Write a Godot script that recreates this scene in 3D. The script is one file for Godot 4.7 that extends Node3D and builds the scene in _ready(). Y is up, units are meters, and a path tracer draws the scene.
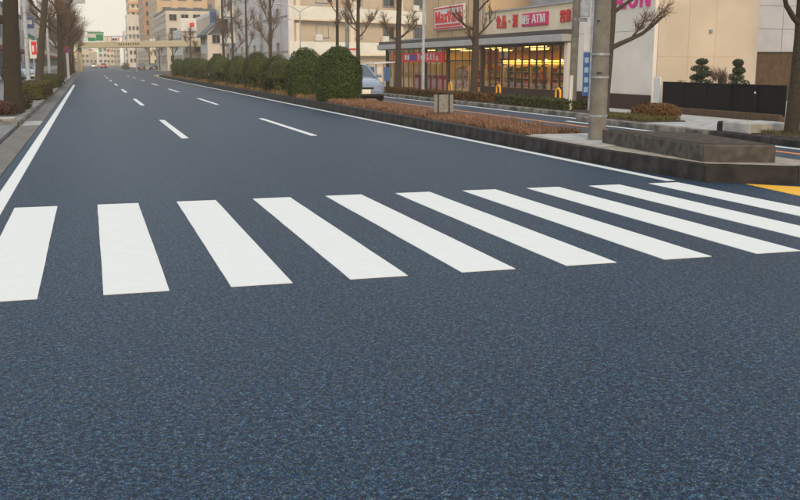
extends Node3D
# A wide city road with a zebra crossing, a planted median and a supermarket across the way.
# x runs to the right across the road, -z runs away along the road, metres.

class Mb:
	var st := SurfaceTool.new()
	var col := Color(1, 1, 1)
	func _init():
		st.begin(Mesh.PRIMITIVE_TRIANGLES)
	func v(p: Vector3, n: Vector3):
		st.set_normal(n)
		st.set_color(col)
		st.add_vertex(p)
	func tri(a: Vector3, b: Vector3, c: Vector3, out: Vector3):
		var n := (a - c).cross(a - b)
		if n.length_squared() < 1e-16:
			return
		n = n.normalized()
		if n.dot(out) < 0:
			v(a, -n); v(c, -n); v(b, -n)
		else:
			v(a, n); v(b, n); v(c, n)
	func quad(a: Vector3, b: Vector3, c: Vector3, d: Vector3, out: Vector3):
		var n := (a - c).cross(a - b)
		if n.length_squared() < 1e-16:
			n = (a - d).cross(a - c)
		n = n.normalized()
		if n.dot(out) < 0:
			n = -n
			v(a, n); v(c, n); v(b, n); v(a, n); v(d, n); v(c, n)
		else:
			v(a, n); v(b, n); v(c, n); v(a, n); v(c, n); v(d, n)
	func squad(p: Array, n: Array):
		# smooth quad: four points with normals
		var f: Vector3 = (p[0] - p[2]).cross(p[0] - p[1])
		var o := [0, 1, 2, 0, 2, 3] if f.dot(n[0] + n[1] + n[2] + n[3]) >= 0 else [0, 2, 1, 0, 3, 2]
		for i in o:
			v(p[i], n[i])
	func box(c: Vector3, s: Vector3, b := 0.0, bs := Basis.IDENTITY):
		var h := s * 0.5
		if b <= 0.0:
			for ax in 3:
				for sg in [-1.0, 1.0]:
					var o := Vector3.ZERO
					o[ax] = sg
					var u := Vector3.ZERO
					u[(ax + 1) % 3] = h[(ax + 1) % 3]
					var w := Vector3.ZERO
					w[(ax + 2) % 3] = h[(ax + 2) % 3]
					var m: Vector3 = o * h
					quad(c + bs * (m - u - w), c + bs * (m + u - w), c + bs * (m + u + w), c + bs * (m - u + w), bs * o)
			return
		for ax in 3:
			var a1 := (ax + 1) % 3
			var a2 := (ax + 2) % 3
			for sg in [-1.0, 1.0]:
				var o := Vector3.ZERO
				o[ax] = sg
				var m: Vector3 = o * h
				var u := Vector3.ZERO
				u[a1] = h[a1] - b
				var w := Vector3.ZERO
				w[a2] = h[a2] - b
				quad(c + bs * (m - u - w), c + bs * (m + u - w), c + bs * (m + u + w), c + bs * (m - u + w), bs * o)
			for s1 in [-1.0, 1.0]:
				for s2 in [-1.0, 1.0]:
					var e := Vector3.ZERO
					e[ax] = h[ax] - b
					var p := Vector3.ZERO
					p[a1] = s1 * h[a1]
					p[a2] = s2 * (h[a2] - b)
					var q := Vector3.ZERO
					q[a1] = s1 * (h[a1] - b)
					q[a2] = s2 * h[a2]
					quad(c + bs * (p - e), c + bs * (p + e), c + bs * (q + e), c + bs * (q - e), bs * (p + q))
		for sx in [-1.0, 1.0]:
			for sy in [-1.0, 1.0]:
				for sz in [-1.0, 1.0]:
					var k := Vector3(sx, sy, sz)
					tri(c + bs * (k * Vector3(h.x, h.y - b, h.z - b)), c + bs * (k * Vector3(h.x - b, h.y, h.z - b)), c + bs * (k * Vector3(h.x - b, h.y - b, h.z)), bs * k)
	func tube(pts: Array, rad: Array, sides := 8, cap := true):
		var rings := []
		var nrm := []
		var up := Vector3(0.31, 0.2, 0.93).normalized()
		for i in pts.size():
			var d: Vector3
			if i == 0:
				d = pts[1] - pts[0]
			elif i == pts.size() - 1:
				d = pts[i] - pts[i - 1]
			else:
				d = pts[i + 1] - pts[i - 1]
			d = d.normalized()
			var a := up.cross(d)
			if a.length() < 0.05:
				a = Vector3(1, 0, 0).cross(d)
			a = a.normalized()
			var bb := d.cross(a)
			var r := []
			var n := []
			for k in sides:
				var t := TAU * k / sides
				var o := a * cos(t) + bb * sin(t)
				n.append(o)
				r.append(pts[i] + o * rad[i])
			rings.append(r)
			nrm.append(n)
		for i in pts.size() - 1:
			for k in sides:
				var k2 := (k + 1) % sides
				squad([rings[i][k], rings[i][k2], rings[i + 1][k2], rings[i + 1][k]], [nrm[i][k], nrm[i][k2], nrm[i + 1][k2], nrm[i + 1][k]])
		if cap:
			for e in [[0, 1], [pts.size() - 1, pts.size() - 2]]:
				var o: Vector3 = pts[e[0]] - pts[e[1]]
				for k in range(1, sides - 1):
					tri(rings[e[0]][0], rings[e[0]][k], rings[e[0]][k + 1], o)
	func lathe(prof: Array, c: Vector3, bs := Basis.IDENTITY, sides := 16):
		# prof: Vector2(radius, height) list, smooth
		for i in prof.size() - 1:
			var p: Vector2 = prof[i]
			var q: Vector2 = prof[i + 1]
			var nn := Vector2(q.y - p.y, p.x - q.x).normalized()
			for k in sides:
				var t1 := TAU * k / sides
				var t2 := TAU * (k + 1) / sides
				var d1 := Vector3(cos(t1), 0, sin(t1))
				var d2 := Vector3(cos(t2), 0, sin(t2))
				var n1 := bs * (d1 * nn.x + Vector3(0, nn.y, 0))
				var n2 := bs * (d2 * nn.x + Vector3(0, nn.y, 0))
				squad([c + bs * (d1 * p.x + Vector3(0, p.y, 0)), c + bs * (d2 * p.x + Vector3(0, p.y, 0)), c + bs * (d2 * q.x + Vector3(0, q.y, 0)), c + bs * (d1 * q.x + Vector3(0, q.y, 0))], [n1, n2, n2, n1])
	func leaf(p: Vector3, n: Vector3, dir: Vector3, l: float, w: float):
		var s := n.cross(dir).normalized() * w * 0.5
		var d := dir.normalized() * l * 0.5
		quad(p - d, p + s, p + d, p - s, n)
	func mesh() -> ArrayMesh:
		return st.commit()

var rng := RandomNumberGenerator.new()
var taken := {}
var mcache := {}
var mats := {}
var tex := {}
var RD := 0.0

func numbered(key: String, called: String) -> String:
	var k := key + "/" + called
	if not taken.has(k):
		taken[k] = 0
		return called
	taken[k] += 1
	return "%s_%03d" % [called, taken[k]]

func tag(o: Node, label := "", category := "", group := "", kind := ""):
	if label: o.set_meta("label", label)
	if category: o.set_meta("category", category)
	if group: o.set_meta("group", group)
	if kind: o.set_meta("kind", kind)
	return o

func thing(called: String, label: String, category: String, at := Vector3.ZERO, turn := 0.0, group := "") -> Node3D:
	var o := Node3D.new()
	o.name = numbered("", called)
	add_child(o)
	o.position = at
	o.rotation_degrees.y = turn
	tag(o, label, category, group)
	return o

func setting(called: String) -> Node3D:
	var o := Node3D.new()
	o.name = numbered("", called)
	add_child(o)
	o.set_meta("kind", "structure")
	return o

func part(parent: Node, called: String, mesh: Mesh, material, at := Vector3.ZERO, turn := Vector3.ZERO) -> MeshInstance3D:
	var o := MeshInstance3D.new()
	o.name = numbered(str(parent.get_instance_id()), called)
	o.mesh = mesh
	if material is Array:
		for i in material.size():
			o.set_surface_override_material(i, material[i])
	else:
		o.material_override = material
	o.position = at
	o.rotation_degrees = turn
	o.cast_shadow = GeometryInstance3D.SHADOW_CASTING_SETTING_ON
	parent.add_child(o)
	return o

func copy_of(o: Node3D, at: Vector3, turn: float, label: String) -> Node3D:
	var c: Node3D = o.duplicate()
	c.name = numbered("", String(o.name).rstrip("0123456789").trim_suffix("_"))
	add_child(c)
	c.position = at
	c.rotation_degrees.y = turn
	c.set_meta("label", label)
	return c

func bxm(s: Vector3, b := 0.0) -> Mesh:
	var k := "%.4v/%.4f" % [s, b]
	if not mcache.has(k):
		var m := Mb.new()
		m.box(Vector3.ZERO, s, b)
		mcache[k] = m.mesh()
	return mcache[k]

func bpart(parent: Node, called: String, c: Vector3, s: Vector3, material, b := 0.0, turn := Vector3.ZERO) -> MeshInstance3D:
	return part(parent, called, bxm(s, b), material, c, turn)

# ---------------------------------------------------------------- textures
func gray_tex(key: String, size: int, freq: float, lo: float, hi: float, oct := 4, sd := 1, gamma := 1.0, sx := 1, kind := FastNoiseLite.TYPE_SIMPLEX_SMOOTH, fr := FastNoiseLite.FRACTAL_FBM) -> ImageTexture:
	if tex.has(key):
		return tex[key]
	var n := FastNoiseLite.new()
	n.seed = sd
	n.noise_type = kind
	n.frequency = freq
	n.fractal_type = fr
	n.fractal_octaves = oct
	var im := n.get_seamless_image(size, size)
	im.convert(Image.FORMAT_L8)
	if sx > 1:
		# squeeze across: streaks that run up and down
		var small := im.duplicate()
		small.resize(size, size / sx, Image.INTERPOLATE_LANCZOS)
		small.resize(size, size, Image.INTERPOLATE_CUBIC)
		im = small
	var d := im.get_data()
	for i in d.size():
		var t := pow(d[i] / 255.0, gamma)
		d[i] = int(clampf(lerpf(lo, hi, t), 0, 1) * 255)
	im = Image.create_from_data(size, size, false, Image.FORMAT_L8, d)
	tex[key] = ImageTexture.create_from_image(im)
	return tex[key]

func asphalt_tex():
	# stones of grey, blue grey and a few pinkish ones set in black binder
	var r := RandomNumberGenerator.new()
	r.seed = 5
	var N := 1024
	var out := PackedByteArray()
	out.resize(N * N * 3)
	var hgt := PackedByteArray()
	hgt.resize(N * N)
	for i in N * N:
		var a := r.randf_range(0.30, 0.52)
		out[i * 3] = int(a * 235)
		out[i * 3 + 1] = int(a * 250)
		out[i * 3 + 2] = int(minf(a * 285, 255))
		hgt[i] = r.randi_range(20, 60)
	for k in 200000:
		var cx := r.randi() % N
		var cy := r.randi() % N
		var rad := r.randf_range(0.6, 1.6)
		var a := 0.32 + 0.60 * pow(r.randf(), 1.3)
		var c := Vector3(a * r.randf_range(1.0, 1.6), a * r.randf_range(.95, 1.15), a * r.randf_range(.72, .95))
		var h := r.randf()
		if h > 0.85:
			c = Vector3(a * 1.75, a * 0.95, a * 0.88)
		elif h < 0.3:
			c = Vector3(a * 0.9, a * 1.0, a * 1.0)
		var q := int(ceil(rad))
		var hv := r.randi_range(120, 255)
		for dy in range(-q, q + 1):
			for dx in range(-q, q + 1):
				if dx * dx + dy * dy <= rad * rad:
					var p := ((cy + dy + N) % N) * N + (cx + dx + N) % N
					out[p * 3] = int(clampf(c.x, 0, 1) * 255)
					out[p * 3 + 1] = int(clampf(c.y, 0, 1) * 255)
					out[p * 3 + 2] = int(clampf(c.z, 0, 1) * 255)
					hgt[p] = hv
	tex.asphalt = ImageTexture.create_from_image(Image.create_from_data(N, N, false, Image.FORMAT_RGB8, out))
	tex.asphalt_h = ImageTexture.create_from_image(Image.create_from_data(N, N, false, Image.FORMAT_L8, hgt))

func S(c: Color) -> Color:
	return c.linear_to_srgb()

# lin: base colour in linear values; t: name of a grey texture that varies it; sc: repeats per metre
func mat(key: String, lin := Color(0.5, 0.5, 0.5), rough := 0.8, t := "", sc := 0.3, bump := 0.0) -> StandardMaterial3D:
	if mats.has(key):
		return mats[key]
	var m := StandardMaterial3D.new()
	m.albedo_color = S(lin)
	m.roughness = rough
	m.metallic_specular = 0.4
	if t != "":
		m.albedo_texture = tex[t]
		m.uv1_triplanar = true
		m.uv1_world_triplanar = true
		m.uv1_scale = Vector3(sc, sc, sc)
		if bump > 0.0:
			m.heightmap_enabled = true
			m.heightmap_texture = tex[t]
			m.heightmap_scale = bump
	mats[key] = m
	return m

func vmat(key: String, rough := 0.8, back := 0.0) -> StandardMaterial3D:
	if mats.has(key):
		return mats[key]
	var m := StandardMaterial3D.new()
	m.vertex_color_use_as_albedo = true
	m.roughness = rough
	m.metallic_specular = 0.3
	if back > 0:
		m.backlight_enabled = true
		m.backlight = Color(back, back, back)
		m.cull_mode = BaseMaterial3D.CULL_DISABLED
	mats[key] = m
	return m

func glass_mat(key: String, tint: Color, alpha: float) -> StandardMaterial3D:
	if mats.has(key):
		return mats[key]
	var m := StandardMaterial3D.new()
	m.transparency = BaseMaterial3D.TRANSPARENCY_ALPHA
	m.albedo_color = Color(tint.r, tint.g, tint.b, alpha)
	m.roughness = 0.03
	m.metallic_specular = 0.5
	mats[key] = m
	return m

func glow(key: String, c: Color, e: float) -> StandardMaterial3D:
	if mats.has(key):
		return mats[key]
	var m := StandardMaterial3D.new()
	m.albedo_color = c
	m.emission_enabled = true
	m.emission = c
	m.emission_energy_multiplier = e
	mats[key] = m
	return m

func make_materials():
	gray_tex("mottle", 512, 0.012, 0.72, 1.0, 5, 3)
	gray_tex("stain", 512, 0.010, 0.30, 1.0, 5, 8, 0.7)
	gray_tex("grit", 512, 0.22, 0.70, 1.0, 3, 4)
	gray_tex("streak", 512, 0.018, 0.58, 1.0, 5, 21, 1.0, 9)
	gray_tex("bark", 512, 0.06, 0.25, 1.0, 4, 9, 1.0, 5, FastNoiseLite.TYPE_SIMPLEX, FastNoiseLite.FRACTAL_RIDGED)
	gray_tex("grain", 1024, 0.20, 0.45, 1.0, 2, 6)
	gray_tex("film", 512, 0.02, 0.975, 1.0, 4, 44)
	gray_tex("wall", 512, 0.006, 0.90, 1.0, 5, 13)
	gray_tex("worn", 1024, 0.03, 0.90, 1.0, 5, 31, 0.5)
	asphalt_tex()
	var a := StandardMaterial3D.new()
	a.vertex_color_use_as_albedo = true
	a.albedo_texture = tex.asphalt
	a.uv1_triplanar = true
	a.uv1_world_triplanar = true
	a.uv1_scale = Vector3(0.42, 0.42, 0.42)
	a.detail_enabled = true
	a.detail_albedo = tex.grain
	a.detail_blend_mode = BaseMaterial3D.BLEND_MODE_MUL
	a.detail_uv_layer = BaseMaterial3D.DETAIL_UV_2
	a.uv2_triplanar = true
	a.uv2_world_triplanar = true
	a.uv2_scale = Vector3(0.13, 0.13, 0.13)
	a.heightmap_enabled = true
	a.heightmap_texture = tex.asphalt_h
	a.heightmap_scale = 0.10
	a.roughness = 0.47
	a.metallic_specular = 0.16
	mats.asphalt = a
	mat("paint", Color(0.68, 0.685, 0.645), 0.65, "film", 0.5)
	mat("orange_paint", Color(0.62, 0.22, 0.05), 0.7, "worn", 0.35)
	mat("yellow_paint", Color(0.80, 0.42, 0.02), 0.65, "worn", 0.6, 0.2)
	mat("kerb_dark", Color(0.060, 0.053, 0.050), 0.9, "stain", 0.55, 0.3)
	mat("concrete", Color(0.36, 0.33, 0.28), 0.9, "stain", 0.35, 0.15)
	mat("concrete_pale", Color(0.50, 0.48, 0.44), 0.9, "mottle", 0.35, 0.12)
	mat("concrete_old", Color(0.125, 0.108, 0.092), 0.92, "streak", 0.6, 0.08)
	mat("pavement", Color(0.24, 0.235, 0.23), 0.9, "mottle", 0.3, 0.1)
	mat("gutter", Color(0.20, 0.185, 0.165), 0.9, "mottle", 0.4, 0.1)
	mat("soil", Color(0.09, 0.062, 0.04), 0.95, "stain", 1.2, 1.0)
	mat("ground", Color(0.19, 0.18, 0.17), 0.95, "mottle", 0.1)
	mat("pole", Color(0.235, 0.218, 0.188), 0.85, "mottle", 0.5, 0.1)
	mat("steel", Color(0.42, 0.44, 0.46), 0.45, "mottle", 0.8)
	mats.steel.metallic = 0.6
	mat("pale_steel", Color(0.55, 0.58, 0.62), 0.5, "mottle", 0.8)
	mat("dark_steel", Color(0.035, 0.032, 0.035), 0.5)
	mat("white", Color(0.72, 0.71, 0.68), 0.6, "wall", 0.4)
	mat("red", Color(0.60, 0.02, 0.03), 0.5)
	mat("magenta", Color(0.62, 0.012, 0.14), 0.5)
	mat("aeon", Color(0.62, 0.012, 0.22), 0.45)
	mat("purple", Color(0.10, 0.05, 0.25), 0.6)
	mat("blue", Color(0.06, 0.16, 0.42), 0.6, "mottle", 2.0)
	mat("green_sign", Color(0.0, 0.22, 0.08), 0.5)
	mat("tan", Color(0.62, 0.44, 0.26), 0.85, "wall", 0.12)
	mat("tan_light", Color(0.57, 0.48, 0.375), 0.85, "wall", 0.12)
	mat("cream", Color(0.80, 0.68, 0.50), 0.8, "wall", 0.15)
	mat("siding", Color(0.76, 0.70, 0.625), 0.75, "wall", 0.12)
	mat("brown", Color(0.055, 0.022, 0.016), 0.75, "mottle", 0.4)
	mat("brown_wall", Color(0.12, 0.07, 0.04), 0.8, "mottle", 0.4)
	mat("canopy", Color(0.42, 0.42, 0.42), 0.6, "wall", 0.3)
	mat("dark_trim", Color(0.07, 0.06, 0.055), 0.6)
	mat("mullion", Color(0.03, 0.022, 0.02), 0.45)
	mat("fence", Color(0.004, 0.0045, 0.009), 0.6, "mottle", 0.6)
	mats.fence.metallic_specular = 0.2
	mat("bark", Color(0.17, 0.128, 0.095), 0.95, "bark", 0.45, 1.5)
	mat("bark_near", Color(0.115, 0.088, 0.060), 0.95, "bark", 0.6, 2.0)
	mat("twig", Color(0.17, 0.11, 0.078), 0.9)
	mat("yellow_steel", Color(0.85, 0.40, 0.01), 0.45)
	mat("black", Color(0.012, 0.012, 0.014), 0.6)
	mat("rubber", Color(0.018, 0.018, 0.018), 0.85)
	mat("roof_grey", Color(0.13, 0.15, 0.18), 0.7, "mottle", 0.3)
	mat("bridge", Color(0.66, 0.57, 0.38), 0.7, "wall", 0.1)
	vmat("leaf", 0.6, 0.35)
	vmat("grass", 0.85, 0.3)
	vmat("core", 0.95)
	glass_mat("shop_glass", Color(0.10, 0.09, 0.08), 0.16)
	var g := StandardMaterial3D.new()
	g.albedo_color = Color(0.09, 0.11, 0.13)
	g.roughness = 0.06
	g.metallic_specular = 0.7
	mats.pane = g
	var w := StandardMaterial3D.new()
	w.albedo_color = Color(0.12, 0.17, 0.20)
	w.roughness = 0.04
	w.metallic_specular = 0.9
	mats.screen = w

# ---------------------------------------------------------------- lettering
var GL := {
	"食": [[5,10,.5,6.6],[5,10,9.5,6.6],[5,8.3,5,7],[2.5,6.3,7.5,6.3,7.5,3],[2.5,6.3,2.5,.5,4.6,1.3],[2.5,4.7,7.5,4.7],[2.5,3,7.5,3],[4.2,3,9.5,0],[8,2.2,6,1.2]],
	"品": [[3,9.7,7,9.7,7,6,3,6,3,9.7],[.5,4.5,4.3,4.5,4.3,.3,.5,.3,.5,4.5],[5.7,4.5,9.5,4.5,9.5,.3,5.7,.3,5.7,4.5]],
	"・": [[4.2,5,5.8,5]],
	"酒": [[.5,9.5,2,8.5],[.2,6.5,1.8,5.6],[.5,.3,2.2,3.8],[3,9.3,9.8,9.3],[3.5,.3,3.5,7,9.3,7,9.3,.3],[3.5,.5,9.3,.5],[3.5,2.5,9.3,2.5],[5.3,9.3,5.3,5,4.3,4.3],[7.3,9.3,7.3,4.8,9,4.6]],
	"銀": [[2.3,10,0,7],[2.3,10,4.6,7.3],[1,6.5,3.8,6.5],[.4,4.5,4.3,4.5],[2.3,6.5,2.3,.8],[.2,.6,4.6,.9],[.9,3.4,1.3,2],[3.7,3.4,3.3,2],[5.3,9.5,9.2,9.5,9.2,5],[5.3,7.2,9.2,7.2],[5.3,5,9.2,5],[5.3,9.5,5.3,.5,7,1.3],[6.8,5,9.9,0],[9.3,3.8,7.8,2.6]],
	"行": [[2.8,9.8,.3,7.3],[3,6.8,.2,3.8],[1.9,5.2,1.9,0],[4.5,8.8,9.5,8.8],[4,5.8,9.9,5.8],[7.6,5.8,7.6,.4,6.4,.9]],
	"営": [[1.5,9.8,2.3,8.6],[4.7,9.9,5,8.7],[8.6,9.8,7.6,8.6],[.8,6.6,.8,8,9.2,8,9.2,6.6],[3,6.9,7,6.9,7,4.9,3,4.9,3,6.9],[1.8,3.8,8.2,3.8,8.2,.2,1.8,.2,1.8,3.8]],
	"業": [[4,10,4,8.3],[6,10,6,8.3],[1.8,9.5,2.6,8.5],[8.2,9.5,7.4,8.5],[.5,8.1,9.5,8.1],[3,7.8,3.5,6.8],[7,7.8,6.5,6.8],[1,6.5,9,6.5],[1.5,5,8.5,5],[.5,3.5,9.5,3.5],[5,6.5,5,0],[4.6,3.3,.8,.5],[5.4,3.3,9.2,.5]],
	"マ": [[.8,8.5,9.2,8.5,5,3.8],[3.2,5,6.3,1]],
	"ッ": [[1.8,5.5,2.6,3.6],[4.2,6,4.9,4.1],[7.8,5.8,7,2.5,4,.3]],
	"ク": [[3.8,9.7,.8,5.5],[3.4,8.2,8.8,8.2,7.5,3.8,2.5,0]],
	"ス": [[1.2,8.7,8.2,8.7,5.5,4,.7,.4],[5.8,4.2,9.4,.4]],
	"バ": [[3.6,7.8,2.6,3.8,.5,.8],[6.2,8,8.2,4.5,9.4,.8],[7.6,9.8,8.2,8.6],[9,10,9.6,8.8]],
	"リ": [[2.2,9.3,2.2,4],[7.6,9.6,7.6,4.5,6.5,1.8,3.8,0]],
	"ュ": [[2,5,7,5,6.5,.8],[.8,.7,9,.7]],
}
func glyph_mesh(ch: String, size: float, thick: float) -> Mesh:
	var m := Mb.new()
	var k := size / 10.0
	var li := 0
	for s in GL[ch]:
		li += 1
		var n: int = s.size() / 2
		for i in n - 1:
			var a := Vector3(s[i * 2], s[i * 2 + 1], 0) * k
			var b := Vector3(s[i * 2 + 2], s[i * 2 + 3], 0) * k
			var d := b - a
			var bs := Basis(Vector3(0, 0, 1), atan2(d.y, d.x))
			m.box((a + b) * 0.5 + Vector3(0, 0, (li * 3 + i) * 0.0006), Vector3(d.length() + thick * 0.8, thick, 0.03), 0.0, bs)
	return m.mesh()

# writes along +z on a face that looks towards -x
func write_cjk(parent: Node, text: String, x: float, y: float, z: float, size: float, pitch: float, thick: float, material):
	for i in text.length():
		part(parent, "letter", glyph_mesh(text[i], size, thick), material, Vector3(x, y, z + i * pitch), Vector3(0, -90, 0))

func write_latin(parent: Node, text: String, at: Vector3, height: float, width: float, material, bold := true, turn := -90.0, depth := 0.04):
	var t := TextMesh.new()
	var f := SystemFont.new()
	f.font_names = PackedStringArray(["Droid Sans"])
	f.font_weight = 700 if bold else 400
	t.font = f
	t.text = text
	t.font_size = 64
	t.pixel_size = 0.01
	t.depth = depth
	t.curve_step = 2.0
	var sz := t.get_aabb().size
	var o := part(parent, "letters", t, material, at, Vector3(0, turn, 0))
	o.scale = Vector3(width / maxf(sz.x, 0.01), height / maxf(sz.y, 0.01), 1)
	return o

# ---------------------------------------------------------------- plants
func leafy(m: Mb, n: int, where: Callable, l: float, w: float, cols: Array, spread := 0.9):
	for i in n:
		var r: Array = where.call()
		var p: Vector3 = r[0]
		var nn: Vector3 = (r[1] + Vector3(rng.randfn(), rng.randfn(), rng.randfn()) * spread * 0.55).normalized()
		var d := Vector3(rng.randfn(), rng.randfn() + 0.5, rng.randfn())
		d = (d - nn * d.dot(nn)).normalized()
		var c: Color = cols[rng.randi() % cols.size()]
		m.col = c * rng.randf_range(0.7, 1.25)
		m.col.a = 1
		var s := rng.randf_range(0.7, 1.25)
		m.leaf(p, nn, d, l * s, w * s)

var GREEN := [Color(0.034, 0.052, 0.012), Color(0.044, 0.064, 0.013), Color(0.066, 0.084, 0.017), Color(0.020, 0.034, 0.011), Color(0.105, 0.115, 0.024)]
var OLIVE := [Color(0.07, 0.075, 0.02), Color(0.05, 0.062, 0.018), Color(0.10, 0.085, 0.025), Color(0.035, 0.045, 0.015)]
var RUST := [Color(0.15, 0.07, 0.02), Color(0.11, 0.055, 0.02), Color(0.07, 0.055, 0.018), Color(0.17, 0.085, 0.026)]

# clipped rounded bush: bumpy dome on a narrow foot, local origin at its foot
func dome_point(rx: float, h: float, rz: float, ns: FastNoiseLite, shell: float) -> Array:
	var y0 := h * 0.42
	var d: Vector3
	var p: Vector3
	if rng.randf() < 0.58:
		d = Vector3(rng.randfn(), absf(rng.randfn()), rng.randfn()).normalized()
		p = Vector3(rx * d.x, (h - y0) * d.y, rz * d.z)
	else:
		var a := rng.randf() * TAU
		d = Vector3(cos(a), 0, sin(a))
		var f := rng.randf()
		p = Vector3(rx * d.x, -y0 * f, rz * d.z) * Vector3(1 - .2 * f * f, 1, 1 - .2 * f * f)
	var k := 1.0 + 0.22 * ns.get_noise_3dv((p + Vector3(3, 0, 0)) * 60.0) + 0.09 * ns.get_noise_3dv(p * 190.0)
	k *= 1.0 - shell * pow(rng.randf(), 2.0)
	if rng.randf() < 0.03:
		k *= rng.randf_range(1.02, 1.09)
	p = Vector3(p.x * k, y0 + (p.y * k if p.y > 0 else p.y), p.z * k)
	p.y = maxf(p.y, 0.02)
	return [p, d]

func round_bush(called: String, label: String, at: Vector3, rx: float, h: float, rz: float, n: int, cols: Array, sd: int, group := "", gap := 0.0):
	rng.seed = sd
	var ns := FastNoiseLite.new()
	ns.seed = sd
	ns.frequency = 0.012
	var t := thing(called, label, "bush", at, 0, group)
	var tint := Color(rng.randf_range(.85, 1.25), rng.randf_range(.9, 1.12), rng.randf_range(.8, 1.1))
	cols = cols.map(func(c): return Color(c.r * tint.r, c.g * tint.g, c.b * tint.b))
	var m := Mb.new()
	leafy(m, n, func():
		var r := dome_point(rx, h, rz, ns, 0.16)
		while gap > 0 and r[0].y < h * 0.42 and ns.get_noise_3dv(r[0] * 90.0 + Vector3(50, 0, 0)) > -gap:
			r = dome_point(rx, h, rz, ns, 0.16)
		return r, 0.055, 0.032, cols)
	part(t, "foliage", m.mesh(), mats.leaf)
	var s := Mb.new()
	for i in 5:
		var a := rng.randf() * TAU
		var q := Vector3(cos(a) * rx * 0.25, 0, sin(a) * rz * 0.25)
		s.tube([q * 0.4 + Vector3(0, -0.05, 0), q + Vector3(0, h * 0.3, 0), q * 2.2 + Vector3(0, h * 0.7, 0)], [0.035, 0.028, 0.012], 6)
		s.tube([q + Vector3(0, h * 0.3, 0), q * 0.2 + Vector3(0.1 * cos(a * 3), h * 0.75, 0)], [0.02, 0.01], 5)
	part(t, "stem", s.mesh(), mats.bark_near)
	# twiggy inner mass
	var c := Mb.new()
	leafy(c, n / 3, func():
		var r := dome_point(rx * 0.80, h * 0.86, rz * 0.80, ns, 0.5)
		r[0].y += h * 0.07
		while gap > 0 and r[0].y < h * 0.42 and ns.get_noise_3dv(r[0] * 90.0 + Vector3(50, 0, 0)) > -gap:
			r = dome_point(rx * 0.80, h * 0.86, rz * 0.80, ns, 0.5)
			r[0].y += h * 0.07
		return r, 0.16, 0.10, cols)
	part(t, "inner_foliage", c.mesh(), mats.leaf)
	return t

func box_hedge(called: String, label: String, c: Vector3, s: Vector3, n: int, cols: Array, sd: int, group := "", lf := 0.07):
	rng.seed = sd
	var ns := FastNoiseLite.new()
	ns.seed = sd
	ns.frequency = 0.6
	var t := thing(called, label, "hedge", c - Vector3(0, s.y * 0.5, 0), 0, group)
	var at := func():
		var a := [s.y * s.z, s.x * s.z * 1.3, s.x * s.y]
		var k: float = rng.randf() * (a[0] * 2 + a[1] + a[2] * 2)
		var p := Vector3(rng.randf_range(-0.5, 0.5), rng.randf_range(0, 1), rng.randf_range(-0.5, 0.5))
		var nn := Vector3.UP
		if k < a[0] * 2:
			p.x = 0.5 * (1 if rng.randf() < 0.5 else -1)
			nn = Vector3(signf(p.x), 0, 0)
		elif k < a[0] * 2 + a[1]:
			p.y = 1
		else:
			p.z = 0.5 * (1 if rng.randf() < 0.5 else -1)
			nn = Vector3(0, 0, signf(p.z))
		p *= s
		p += nn * (0.06 * ns.get_noise_3dv(p + c) - 0.05 * rng.randf())
		return [p, nn]
	var m := Mb.new()
	leafy(m, n, at, lf, lf * 0.6, cols)
	part(t, "foliage", m.mesh(), mats.leaf)
	var b := Mb.new()
	b.col = cols[0] * 0.8
	b.box(Vector3(0, s.y * 0.47, 0), Vector3(s.x - 0.16, s.y * 0.9, s.z - 0.16), 0.05)
	part(t, "branches", b.mesh(), mats.core)
	return t

func limb_path(a: Vector3, dir: Vector3, l: float, up: float, seg: int) -> Array:
	var p := [a]
	var d := dir.normalized()
	for i in seg:
		d = (d + Vector3(rng.randfn() * 0.13, up + rng.randfn() * 0.1, rng.randfn() * 0.13)).normalized()
		p.append(p[-1] + d * l / seg)
	return p

func taper(r0: float, r1: float, n: int, knob := 1.0) -> Array:
	var o := []
	for i in n:
		o.append(lerpf(r0, r1, float(i) / (n - 1)))
	if knob > 1.0:
		o[n - 1] = o[n - 1] * knob
	return o

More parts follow.
